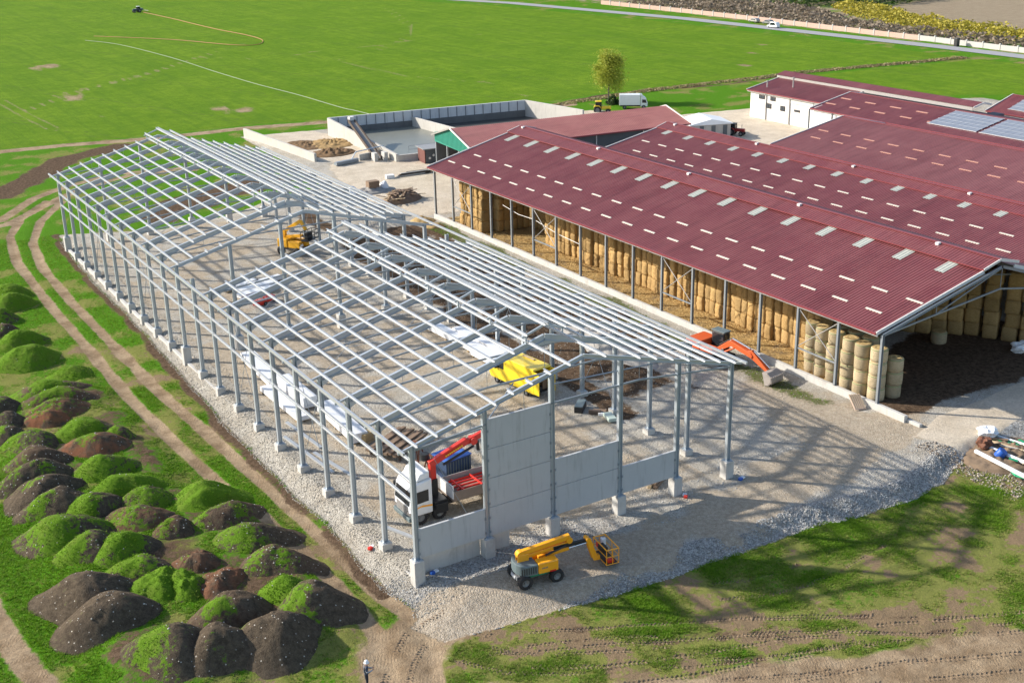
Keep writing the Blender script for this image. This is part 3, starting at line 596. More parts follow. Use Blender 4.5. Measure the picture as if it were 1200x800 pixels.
# solar panels: real modules on the slope
def solar_mat():
    m = bpy.data.materials.new('solar_glass'); t = NT(m); v = t.coord('Object'); n_ = t.noise(v, .7, 3)
    c = t.mix(n_, (.17, .19, .23), (.25, .27, .31)); t.set(t.b.inputs['Base Color'], c); t.b.inputs['Roughness'].default_value = .28; t.b.inputs['Specular IOR Level'].default_value = .6; return m
solar = solar_mat(); sframe = M('aluminium_module_frame', (.62, .63, .64), .4, .5)
def solar_array(add, zf, x0, x1, y0, y1, nx, ny):
    dx, dy = (x1 - x0) / nx, (y1 - y0) / ny
    for i in range(nx):
        for j in range(ny):
            xa, xb, ya, yb = x0 + i * dx, x0 + (i + 1) * dx - .10, y0 + j * dy, y0 + (j + 1) * dy - .05
            mb = MB().add([(xa, ya, zf(xa) + .14), (xb, ya, zf(xb) + .14), (xb, yb, zf(xb) + .14), (xa, yb, zf(xa) + .14), (xa, ya, zf(xa) + .09), (xb, ya, zf(xb) + .09), (xb, yb, zf(xb) + .09), (xa, yb, zf(xa) + .09)], [(0, 1, 2, 3), (7, 6, 5, 4), (0, 4, 5, 1), (1, 5, 6, 2), (2, 6, 7, 3), (3, 7, 4, 0)])
            add(mb, 'solar_module', solar)
    mb = MB()
    for i in range(nx + 1):
        x = x0 + i * dx - .05; mb.bar((x, y0 - .1, zf(x) + .10), (x, y1 + .1, zf(x) + .10), .07, .07)
    add(mb, 'module_rail', sframe)
z4 = lambda x: 4.3 + .1875 * (x - 116.6)
solar_array(add4, z4, 119.0, 125.0, 55.5, 64.2, 5, 8); solar_array(add4, z4, 119.0, 125.0, 36.0, 54.9, 5, 17)
h6, add6 = hall('farthest red hall with solar modules at the right edge of the photo', 137.4, 4.0, 143.6, 5.9, 151, 4.2, -14, 68.5, roof_red, posts=False)
add6(MB().box(137.9, 150.5, 68.0, 68.2, PAD, 4.0), 'end_wall', white_wall); add6(MB().prism([(137.9, 4.0), (150.5, 4.1), (143.6, 5.8)], 68.0, 68.2), 'gable_wall', white_wall)
solar_array(add6, lambda x: 4.0 + .306 * (x - 137.4), 138.9, 143.2, 46, 65.5, 4, 16)
# white dairy building with red roof and a long raised cap
wb, addw = hall('white walled farm building with small windows and long raised red ridge', 121.4, 4.3, 130.2, 5.9, 139, 4.3, 86.4, 106.5, roof_red, posts=False, rows=())
addw(MB().box(121.9, 138.5, 86.8, 106.1, PAD, 4.15), 'wall', white_wall); addw(MB().prism([(121.9, 4.15), (138.5, 4.15), (130.2, 5.75)], 86.8, 106.1), 'gable_wall', white_wall)
o = roof_slope('ridge_cap', roof_red, wb, 128.6, 6.15, 130.8, 6.62, 64, 107.2, rib=.03); o.location = (-121.4, -86.4, -PAD)
o = roof_slope('ridge_cap', roof_red, wb, 132.6, 6.2, 130.82, 6.62, 64, 107.2, rib=.03); o.location = (-121.4, -86.4, -PAD)
addw(MB().box(128.75, 128.85, 64.2, 107, 5.55, 6.1), 'vent_baffle', zinc)
addw(MB().bar((128.6, 63.9, 6.1), (130.8, 63.9, 6.55), .1, .25).bar((130.8, 63.9, 6.55), (132.6, 63.9, 6.15), .1, .25), 'cap_verge', trim_w)
wood_d = M('brown_window_frame', (.10, .07, .05), .6); glass = M('window_glass', (.05, .06, .07), .08, 0, .1)
for yy, z0, z1, wd in ((103.2, 3.0, 3.7, 1.5), (100.4, 3.0, 3.7, 1.3), (101.3, 1.6, 2.5, 1.2), (97.9, 1.6, 2.5, 1.2), (94.4, 1.9, 2.3, 1.4)):
    f = addw(MB().box(121.82, 121.9, yy - wd / 2, yy + wd / 2, z0, z1), 'window', wood_d)
    MB().box(121.78, 121.815, yy - wd / 2 + .08, yy - .04, z0 + .08, z1 - .08).build('pane', glass, f); MB().box(121.78, 121.815, yy + .04, yy + wd / 2 - .08, z0 + .08, z1 - .08).build('pane', glass, f)
for yy in (102, 96.2, 88.4): addw(MB().box(121.7, 121.85, yy - .08, yy + .08, PAD, 4.1), 'downpipe', zinc)
d_ = addw(MB().box(121.8, 121.9, 89.2, 90.3, PAD, 1.8), 'door', dark_in)
d_ = addw(MB().box(121.75, 121.86, 90.6, 95.9, 3.2, 3.9), 'sign_board', M('grey_panel', (.5, .5, .47), .8)); 
for x, yy, hh in ((125.6, 99.5, 1.7), (123.2, 103.4, .9)): addw(MB().tube((x, yy, 4.9), (x, yy, 5.0 + hh), .13, n=8).tube((x, yy, 4.95 + hh), (x, yy, 5.15 + hh), .2, n=8), 'chimney', zinc)
# end of a canopy at the far end of the cap
addw(MB().box(129.2, 133.4, 62.0, 64.0, 4.6, 4.9), 'canopy', dark_in)
# old hall with the green gable
GA = R(-7)
gb = empty('green_gabled_shed', (57, 97.7, PAD), GA, 'older shed with faded terracotta roof and a green sheeted gable end', 'shed')
green = M('green_gable_sheet', (.015, .21, .15), .5, 0, .15, 1.2)
gme_ = lambda V, F, n_, m_: link(n_, np_mesh(n_, V, F, 4), m_, gb)
def corr_x(y0, z0, y1, z1, x0, x1):
    V, F = corr(y0, z0, y1, z1, x0, x1); V = V[:, [1, 0, 2]]; return V, F[:, ::-1]
gme_(*corr_x(-7.4, 5.15, 0, 6.75, -.4, 36), 'roof_slope', roof_old); gme_(*corr_x(7.6, 4.6, 0.02, 6.75, -.4, 36), 'roof_slope', roof_old)
MB().prism([(-6.9, 4.0), (7.0, 3.7), (7.0, 5.1), (0, 6.62), (-6.9, 5.1)], -.15, -.05, 'x').build('gable_sheet', green, gb)
mb = MB()
for k in range(28): mb.box(-.19, -.15, -6.8 + k * .5, -6.72 + k * .5, 4.0, 5.1 + (1.5 - abs(-6.8 + k * .5) * .215))
mb.build('gable_rib', green, gb)
for s, z_ in ((-7.4, 5.15), (7.6, 4.6)): MB().bar((-.45, s, z_ + .03), (-.45, 0, 6.78), .12, .2).build('verge_flashing', trim_w if s < 0 else zinc, gb); MB().bar((36.05, s, z_ + .03), (36.05, 0, 6.78), .12, .3).build('verge_flashing', trim_w, gb)
MB().bar((-.4, -7.45, 5.08), (36, -7.45, 5.08), .2, .2).build('gutter', trim_r, gb)
MB().box(6, 35.5, -6.9, -6.7, 0, 5.0).build('side_wall', dark_in, gb); MB().box(0, 35.5, 6.6, 6.8, 0, 4.6).build('side_wall', dark_in, gb); MB().box(35.3, 35.5, -6.7, 6.6, 0, 4.9).build('end_wall', dark_in, gb)
for yy in (-6.8, -2.3, 2.3, 6.8): MB().box(-.1, .12, yy - .12, yy + .12, 0, 4.6).build('post', postm, gb)
for xx in (12, 20, 28): MB().box(xx - .06, xx + .06, -7.05, -6.92, .2, 5.0).build('downpipe', trim_w, gb)
# low pen below the green gable
pen = empty('animal_pen', (57.0, 106.6, PAD), R(-7), 'low dark pen with white speckled boards beside the green gable', 'pen')
MB().box(0, 5.2, 0, .12, 0, 2.1).build('front_board', dark_in, pen); MB().box(-.1, .05, 0, 3.0, 0, 2.0).build('side_board', M('red_brown_board', (.14, .05, .04), .7), pen)
MB().bar((-.4, 1.6, 2.25), (5.6, 1.6, 2.25), 3.8, .1).build('roof', zinc, pen)
for k in range(7): MB().lathe([(0, -.02), (.2, -.01), (.2, .01), (0, .02)], 10, 'y', (.7 + .65 * k, -.04, .8 + .5 * ((k * 7) % 3) * .8)).build('white_disc', trim_w, pen)
# ------------------------------------------------------------------ straw
def straw_mat(name, a, b, band=False):
    m = bpy.data.materials.new(name); t = NT(m); v = t.wpos()
    mp = t.n('Mapping', {'Vector': v, 'Scale': (3, 3, 14)}); n1 = t.noise(mp, 1.6, 5, .75); n2 = t.noise(v, 1.1, 4, .6)
    c = t.mix(t.ramp(n1, .3, .72), a, b); c = t.mix(t.math('MULTIPLY', t.ramp(n2, .5, .75), .4), c, tuple(x * .62 for x in a))
    rn = t.n('ObjectInfo').outputs['Random']; kk = t.math('MULTIPLY_ADD', rn, .5, .72); c = t.mix(1.0, c, t.n('CombineColor', {0: kk, 1: kk, 2: kk}).outputs[0], 'MULTIPLY'); c = t.mix(t.math('MULTIPLY', t.math('FRACT', t.math('MULTIPLY', rn, 7.3)), .25), c, (.33, .25, .14))
    t.set(t.b.inputs['Base Color'], c); t.b.inputs['Roughness'].default_value = .95; t.b.inputs['Specular IOR Level'].default_value = .1; t.bump(n1, .9, .06); return m
strawm = straw_mat('golden_straw', (.37, .225, .085), (.57, .385, .17)); netm = straw_mat('net_wrapped_bale', (.36, .285, .175), (.54, .445, .30)); strawtop = straw_mat('bale_end_straw', (.45, .31, .13), (.66, .5, .24))
band_g = M('green_net_band', (.26, .30, .13), .8); twine = M('pale_twine', (.6, .55, .4), .8)
def bale_mesh(seed, w_, d_, h_):
    rr = np.random.default_rng(seed); n = 7; m = 9; V = []; F = []
    # superellipse footprint, bulging sides
    K = 20
    for i in range(n):
        f = i / (n - 1); s_ = .98 + .03 * math.sin(math.pi * f) if 0 < i < n - 1 else .97
        for k in range(K):
            a = 2 * math.pi * k / K; c, s2 = math.cos(a), math.sin(a); p = .30
            x = math.copysign(abs(c) ** p, c) * d_ / 2 * s_; y = math.copysign(abs(s2) ** p, s2) * w_ / 2 * s_
            V.append((x + rr.normal(0, .022), y + rr.normal(0, .022), f * h_ + (rr.normal(0, .012) if 0 < i < n - 1 else 0)))
    for i in range(n - 1):
        for k in range(K): F.append((i * K + k, i * K + (k + 1) % K, (i + 1) * K + (k + 1) % K, (i + 1) * K + k))
    F.append(tuple(range(K - 1, -1, -1))); F.append(tuple((n - 1) * K + k for k in range(K)))
    me = bpy.data.meshes.new('straw_bale'); me.from_pydata(V, [], F); me.materials.append(strawm); me.shade_smooth(); return me
BM = [bale_mesh(s, .90, 1.5, 1.40) for s in range(6)]
ORD = ['bottom', 'second', 'third', 'top']
def ordinal(n): return f"{n}{'th' if 10 <= n % 100 <= 20 else {1: 'st', 2: 'nd', 3: 'rd'}.get(n % 10, 'th')}"
floor_z = PAD + .0
ns = 0; y = 13.2
while y < 58.0:
    ns += 1; xo = 47.0 + .9 * (vnoise(np.array([y * .8]), np.array([1.0]))[0] - .5)
    for k in range(4):
        o = bpy.data.objects.new('straw_bale', BM[(ns * 5 + k * 3) % 6]); COL.objects.link(o)
        o.location = (xo + .75 + random.uniform(-.10, .08) + (.12 if k == 3 else 0), y + random.uniform(-.03, .03), floor_z + 1.40 * k); o.rotation_euler = (0, 0, random.uniform(-.06, .06) + (math.pi if k % 2 else 0))
        tag(o, f'{ORD[k]} bale of the {ordinal(ns)} stack from near end of long straw wall', 'straw bale', 'bales of the long straw wall')
    y += .905
# forward block at the far end of the hall and the shaded recess
nb_ = 0
for (bx, by) in [(44.6, 67.4 + .93 * k) for k in range(6)]:
    nb_ += 1
    for k in range(4):
        o = bpy.data.objects.new('straw_bale', BM[(nb_ * 2 + k) % 6]); COL.objects.link(o); o.location = (bx + random.uniform(-.1, .1), by, floor_z + 1.40 * k); o.rotation_euler = (0, 0, random.uniform(-.05, .05))
        tag(o, f'{ORD[k]} bale, {ordinal(nb_)} front stack of the straw block at the far hall end', 'straw bale', 'bales of the far block')
for i in range(5):
    for k in range(4):
        o = bpy.data.objects.new('straw_bale', BM[(i * 3 + k) % 6]); COL.objects.link(o); o.location = (46.1 + i * .93, 66.9, floor_z + 1.40 * k); o.rotation_euler = (0, 0, math.pi / 2 + random.uniform(-.05, .05))
        tag(o, f'{ORD[k]} shaded bale, {ordinal(i + 1)} inward along the side of the far straw block', 'straw bale', 'bales of the far block')
for i in range(8):
    for k in range(4):
        o = bpy.data.objects.new('straw_bale', BM[(i * 3 + k + 1) % 6]); COL.objects.link(o); o.location = (51.3, 59.2 + i * .92, floor_z + 1.40 * k); o.rotation_euler = (0, 0, random.uniform(-.05, .05))
        tag(o, f'{ORD[k]} shaded bale, {ordinal(i + 1)} stack in recess before the far straw block', 'straw bale', 'bales in the shaded recess')
# big bales under the open gable on the right
LV = ['lowest', 'second', 'third', 'fourth', 'topmost']
BIG = [bale_mesh(30 + s, 1.35, 1.6, 1.3) for s in range(4)]
for i, (bx, by, n_) in enumerate([(62.4, 11.0, 5), (63.4, 10.0, 5), (64.0, 8.4, 5), (65.0, 7.0, 5), (65.6, 5.6, 4), (61.4, 12.0, 5), (60.4, 13.0, 5), (59.4, 14.0, 5)]):
    for k in range(n_):
        o = bpy.data.objects.new('large_straw_bale', BIG[(i + k) % 4]); COL.objects.link(o); o.location = (bx + random.uniform(-.12, .12), by + random.uniform(-.1, .1), floor_z + 1.3 * k); o.rotation_euler = (0, 0, .5 + random.uniform(-.06, .06))
        tag(o, f'{LV[k]} large square bale in {["third", "second", "first", "nearest right", "rightmost", "fourth", "fifth", "sixth"][i]} stack under the open gable', 'straw bale', 'large bales under the open gable')
# net wrapped round bales
def round_bale_mesh():
    r, h = .70, 1.13
    prof = [(0, 0), (r * .86, 0), (r * .98, .06), (r, .3), (r * 1.01, .6), (r, .85), (r * .98, h - .06), (r * .86, h), (0, h)]
    mb = MB().lathe(prof[1:-1], 28); n = 28; m = 7
    mb.f.append(tuple(k * m for k in range(n))[::-1]); me = mb.mesh('wrap', smooth=True); me.materials.append(netm)
    t_ = MB().lathe([(.02, h + .03), (.25, h - .0), (.4, h + .03), (r * .86, h + .002), (r * .9, h - .04)], 28).mesh('end_face'); t_.materials.append(strawtop)
    b_ = MB().lathe([(r * 1.012, h - .12), (r * 1.015, h - .085), (r * 1.0, h - .05)], 28).mesh('net_band'); b_.materials.append(band_g)
    return me, t_, b_
RW, RT_, RB = round_bale_mesh()
def round_bale(x, y, z, lab, grp=None):
    e = empty('round_bale', (x, y, z), random.uniform(0, 6), lab, 'round bale', grp)
    link('wrap', RW, None, e); link('end_face', RT_, None, e); link('net_band', RB, None, e); return e
RS = [(44.6, 11.6, 4), (44.45, 10.3, 4), (44.35, 8.75, 4), (44.25, 7.0, 4), (44.2, 5.55, 4), (44.35, 4.0, 4), (46.0, 3.75, 3), (45.9, 9.6, 4), (45.8, 7.9, 4), (45.75, 6.2, 4)]
for i, (x, y, n_) in enumerate(RS):
    for k in range(n_):
        where = f'{ordinal(6 - i)} stack from corner post along open side' if i < 6 else ['short stack just inside the corner post', 'farthest stack of the inner row', 'middle stack of the inner row', 'nearest stack of the inner row'][i - 6]
        round_bale(x + random.uniform(-.05, .05), y + random.uniform(-.05, .05), floor_z + 1.13 * k, f'{ORD[k] if k < n_ - 1 else "top"} net wrapped round bale, {where}', 'net wrapped round bales')
round_bale(58.9, 10.0, floor_z, 'lone pale round bale on the dark barn floor')
# loose straw on the floor
V = []; F = []
for k in range(5200):
    yy = random.uniform(9, 74); xx = 43.3 + abs(random.gauss(0, 1.9)) if random.random() < .6 else 46.9 - abs(random.gauss(0, .7))
    a = random.uniform(0, 6.28); l = random.uniform(.1, .3); n = len(V); z = PAD + .04 + random.uniform(0, .1)
    V += [(xx, yy, z), (xx + l * math.cos(a), yy + l * math.sin(a), z + .03), (xx + .04 * math.sin(a), yy - .04 * math.cos(a), z + .05)]; F.append((n, n + 1, n + 2))
o = link('loose_straw', np_mesh('loose_straw', np.array(V), np.array(F), 3), strawm); tag(o, 'loose straw scattered along the open side of the straw hall', 'straw', kind='stuff')

# ------------------------------------------------------------------ slurry tank, silage bay, conveyor
tk = empty('slurry_tank', (54.2, 104.5, PAD), 0, 'long open concrete slurry tank with buttressed pale far wall', 'tank')
tank_w = M('tank_concrete', (.47, .45, .41), .9, 0, .14, .8, dirt=.35, dirtc=(.4, .37, .33), streak=True, bump=.15); tank_g = M('tank_grey_concrete', (.62, .62, .61), .9, 0, .12, .6, dirt=.3, dirtc=(.3, .3, .3), streak=True)
slurry = M('slurry_surface', (.19, .195, .165), .35, 0, .12, .3); sludge = M('dark_sludge', (.06, .06, .055), .5, 0, .2, .5)
P3 = lambda x, y: (x - 54.2, y - 104.5)
def wallseg(a, b, h0, h1, th, name, m, top=None):
    a = P3(*a); b = P3(*b); d = Vector((b[0] - a[0], b[1] - a[1], 0)).normalized(); nn = Vector((-d.y, d.x, 0)) * th / 2
    q = [(a[0] - nn.x, a[1] - nn.y, h0), (b[0] - nn.x, b[1] - nn.y, h0), (b[0] + nn.x, b[1] + nn.y, h0), (a[0] + nn.x, a[1] + nn.y, h0)]
    mb = MB().add(q + [(x, y, h1) for x, y, z in q], MB.BF); return mb.build(name, m, tk, bevel=.03)
NL, FL, FRc, NR = (54.2, 110.6), (54.4, 137.0), (90.4, 131.0), (92.8, 116.0)
MB().add([(-.2, 6.1, -.6), (.2, 6.1, -.6), (.4, 32.5, -.6), (0, 32.5, -.6), (-.2, 6.1, 1.15), (.2, 6.1, 1.15), (.4, 32.5, 3.0), (0, 32.5, 3.0)], MB.BF).build('side_wall', tank_w, tk, bevel=.03); wallseg(FL, FRc, -.6, 3.0, .35, 'far_wall', tank_g); wallseg(FRc, NR, -.6, 3.0, .35, 'side_wall', tank_w)
wallseg(NL, (71, 108.3), -.6, 1.0, .4, 'near_wall', concm); wallseg((71, 108.3), NR, -.6, 1.2, .4, 'near_wall', concm)
wallseg((69.2, 134.3), (70.5, 112), -.6, 1.9, .35, 'dividing_wall', tank_w)
wallseg((FL[0] + .3, FL[1] - .28), (FRc[0] - .2, FRc[1] - .2), -.5, 1.25, .2, 'stained_base', M('slurry_stained_concrete', (.15, .15, .145), .9, 0, .25, .6, streak=True))
for k in range(22):                                  # buttress joints on the far wall
    f = k / 22; x, y = FL[0] + (FRc[0] - FL[0]) * f, FL[1] + (FRc[1] - FL[1]) * f - .22; px, py = P3(x, y)
    MB().box(px - .035, px + .035, py - .05, py + .1, 1.2, 2.95).build('wall_joint', dark_in, tk)
MB().add([(*P3(54.4, 110.7), .25), (*P3(70.3, 108.5), .25), (*P3(69.2, 134.2), .25), (*P3(54.6, 136.8), .25)], [(0, 1, 2, 3)]).build('slurry', slurry, tk)
MB().add([(*P3(70.5, 108.6), .1), (*P3(92.6, 116.1), .1), (*P3(90.2, 130.8), .1), (*P3(69.4, 134.2), .1)], [(0, 1, 2, 3)]).build('sludge', sludge, tk)
mb = MB(); 
for k in range(9): x = 56 + k * 1.9; px, py = P3(x, 110.4 - (x - 54) * .13); mb.tube((px, py, 1.2), (px, py, 2.3), .03, n=5)
mb.bar((1.8, 5.65, 2.3), (17, 3.7, 2.3), .05, .05).bar((1.8, 5.65, 1.75), (17, 3.7, 1.75), .04, .04); mb.build('handrail', galv_d, tk)
sw = MB().box(-.2, .2, 0, 27.5, -.5, 1.3).build('silage_wall', tank_w, None, bevel=.03); sw.location = (43.9, 118.3, PAD); sw.rotation_euler = (0, 0, R(3.0)); tag(sw, 'low pale concrete wall on the left of the dung slab', 'wall')
def lump_mesh(name, rx, ry, h, seed, amp=.35, nn=26, rough=2.2, tilt=0.0):
    u = np.linspace(0, 2 * np.pi, nn * 2, endpoint=False); rr = np.linspace(0, 1, nn // 2 + 3); U, Rr = np.meshgrid(u, rr, indexing='ij')
    x = np.cos(U) * Rr * rx; y = np.sin(U) * Rr * ry; n1 = fbm(x * rough + seed * 7.7, y * rough + seed * 3.1, 4) - .5
    z = h * (1 - Rr ** 2) ** 1.0 * (1 + amp * 2 * n1) - .12 * (Rr > .95) + tilt * x
    k = len(rr); i, j = np.meshgrid(np.arange(len(u)), np.arange(k - 1), indexing='ij'); i2 = (i + 1) % len(u)
    F = np.stack([i * k + j, i * k + j + 1, i2 * k + j + 1, i2 * k + j], -1).reshape(-1, 4)
    V = np.stack([x.ravel(), y.ravel(), z.ravel()], 1); return np_mesh(name, V, F, 4, smooth=True)
dung = M('brown_dung', (.17, .10, .045), .95, 0, .4, 1.2, bump=.9, bscale=5); 
for i, (x, y, rx, ry, h, lab) in enumerate([(51.5, 130.0, 4.6, 4.4, .55, 'straw coloured dung heap against the slurry tank wall'), (48.6, 122.8, 4.2, 3.2, .6, 'dark dung heap nearest the yard rail'), (47.6, 131.5, 3.4, 4.6, .4, 'flat dung heap in the middle of the slab')]):
    o = link('dung_heap', lump_mesh('dung_heap', rx, ry, h, i + 3, .8, rough=2.4, nn=44), dung if i else M('straw_dung', (.34, .22, .09), .95, 0, .4, 1.2, bump=.9, bscale=5)); o.location = (x, y, PAD); tag(o, lab, 'dung heap')
cv = empty('inclined_conveyor', (52.2, 116.5, PAD), 0, 'dark inclined conveyor leaning up against the slurry tank wall', 'conveyor')
rust_d = M('dark_rusty_steel', (.10, .075, .06), .7, .3, .3, 3)
MB().bar((-.5, -3.2, .4), (1.5, 10.5, 4.0), .16, .5).build('side_rail', rust_d, cv); MB().bar((.55, -3.2, .4), (2.55, 10.5, 4.0), .16, .5).build('side_rail', rust_d, cv)
MB().bar((.0, -3.2, .3), (2.0, 10.5, 3.9), .9, .08).build('belt', M('grey_belt', (.3, .29, .27), .8), cv)
MB().box(-.9, -.3, -3.9, -2.7, 0, 1.3).build('foot_block', concm, cv, bevel=.03); MB().box(.7, 1.3, -4.1, -2.9, 0, 1.3).build('foot_block', concm, cv, bevel=.03); MB().box(1.6, 2.5, 10.2, 11.0, 4.0, 4.6).build('drive_head', trim_w, cv, bevel=.05)
rl = empty('feed_rail', (45, 113.9, PAD), R(10), 'grey steel feed rail and troughs along the front of the slab', 'rail')
MB().path([(0, 0, .25), (3.2, .1, .25), (4.4, .4, 1.4), (10, .8, 1.5)], .09, 6).build('rail_tube', galv, rl); MB().bar((0, -.5, .35), (4.2, -.3, .35), .6, .5).build('trough', galv_d, rl); MB().bar((4.8, .2, .5), (9.4, .6, .5), .3, .9).build('trough', tank_w, rl)
# weedy grass and yard clutter
rubble = M('grey_rubble', (.33, .31, .28), .9, 0, .35, 2.5, bump=.8, bscale=6); woodm = M('weathered_timber', (.22, .15, .10), .85, 0, .35, 2.2, bump=.4); woodl = M('pale_timber', (.47, .36, .22), .8, 0, .25, 2.5)
white_pl = M('white_plastic', (.78, .79, .80), .45, 0, .06, 2); blue_pl = M('blue_plastic', (.02, .10, .42), .4, 0, .1, 3)
wp = empty('timber_scrap_pile', (43.6, 88.2, PAD), .3, 'heap of splintered brown timber scrap behind the frame', 'scrap pile')
link('core', lump_mesh('core', 3.3, 2.2, 1.25, 9, .5), woodm, wp)
for k in range(46):
    a = random.uniform(0, 6.28); r_ = random.uniform(0, 2.5); x, y = r_ * math.cos(a) * 1.2, r_ * math.sin(a) * .75; z = 1.3 * (1 - (r_ / 3) ** 2) * .95 + .12; b = random.uniform(0, 3.14); l = random.uniform(.5, 1.3); t_ = random.uniform(-.35, .35)
    MB().bar((x - l * math.cos(b), y - l * math.sin(b), z - t_ * .5), (x + l * math.cos(b), y + l * math.sin(b), z + t_ * .5), random.uniform(.12, .3), .07).build('plank', woodm if k % 4 else woodl, wp)
rp = empty('rubble_pile', (42.0, 95.2, PAD), 0, 'pile of grey rubble with a dark crate and white sacks', 'rubble pile')
link('core', lump_mesh('core', 4.2, 2.0, .6, 12, .6), rubble, rp); MB().box(-.2, 1.4, -.6, .5, .4, 1.5).build('crate', woodm, rp); link('sack', lump_mesh('sack', 1.0, .8, .9, 4, .3), white_pl, rp).location = (-2.6, -.2, .3); link('sack', lump_mesh('sack', .8, .8, 1.0, 5, .3), white_pl, rp).location = (2.4, .2, .2)
tp = empty('steel_scrap_pile', (52.2, 100.8, PAD), -.2, 'low pile of rusty sections and white offcuts in the tan yard', 'scrap pile')
for k in range(9): MB().bar((-3 + k * .25, -.6 + .15 * k, .12 + .1 * (k % 4)), (1.5 + k * .25, .1 + .12 * k, .14 + .1 * (k % 4)), .22, .16).build('steel_section', rust_d if k % 3 else concm, tp)
MB().box(-4.6, -3.4, -.9, .0, 0, .5).build('white_offcut', white_pl, tp)
# ------------------------------------------------------------------ vehicles
yel = M('orange_machine_paint', (.95, .40, .015), .36, 0, .08, 2, dirt=.15, coat=.3); yel2 = M('yellow_machine_paint', (.80, .40, .02), .4, 0, .1, 2, dirt=.2); blk = M('black_rubber', (.018, .018, .02), .75, 0, .3, 4, dirt=.5, dirtc=(.13, .11, .09)); blkp = M('black_paint', (.02, .021, .023), .45)
slate = M('slate_grey_paint', (.13, .17, .18), .45, 0, .1, 2); wht = M('white_vehicle_paint', (.78, .79, .80), .35, 0, .05, 2, dirt=.12, coat=.4); vglass = M('dark_vehicle_glass', (.015, .02, .025), .06, 0, .05); redp = M('red_crane_paint', (.66, .035, .02), .38, 0, .08, 2, coat=.3)
redl = M('red_lamp_lens', (.6, .02, .02), .25); chrome = M('bright_rod_steel', (.6, .6, .62), .2, .9); grysteel = M('grey_chassis_paint', (.20, .21, .22), .5, .2, .2, 3, dirt=.3); vyel = M('yellow_van_paint', (.83, .60, .02), .35, 0, .05, 1.5, dirt=.1, coat=.4); bed = M('worn_truck_bed', (.26, .20, .16), .8, 0, .25, 2)
greenp = M('green_decal', (.02, .30, .14), .5); orx = M('orange_excavator_paint', (.66, .115, .03), .4, 0, .12, 2, dirt=.2, coat=.2)
def wheel(par, x, y, r, wd, mt=None, rim=None, loc_z=None):
    """wheel with its axle along local y"""
    wv = MB().lathe([(r * .55, -wd / 2), (r * .86, -wd / 2), (r * .98, -wd * .38), (r, -wd * .2), (r, wd * .2), (r * .98, wd * .38), (r * .86, wd / 2), (r * .55, wd / 2)], 24, 'y')
    for k in range(18):
        a = 2 * math.pi * k / 18; c, s_ = math.cos(a), math.sin(a); wv.bar((c * r * .98, -wd * .42, s_ * r * .98), (c * r * .98, wd * .42, s_ * r * .98), r * .14, r * .07, up=(c, 0, s_))
    o = wv.build('wheel', mt or blk, par); o.location = (x, y, r if loc_z is None else loc_z)
    MB().lathe([(.01, -wd * .3), (r * .2, -wd * .36), (r * .28, -wd * .2), (r * .56, -wd * .3), (r * .57, wd * .3), (r * .28, wd * .2), (r * .2, wd * .36), (.01, wd * .3)], 18, 'y').build('rim', rim or grysteel, o); return o
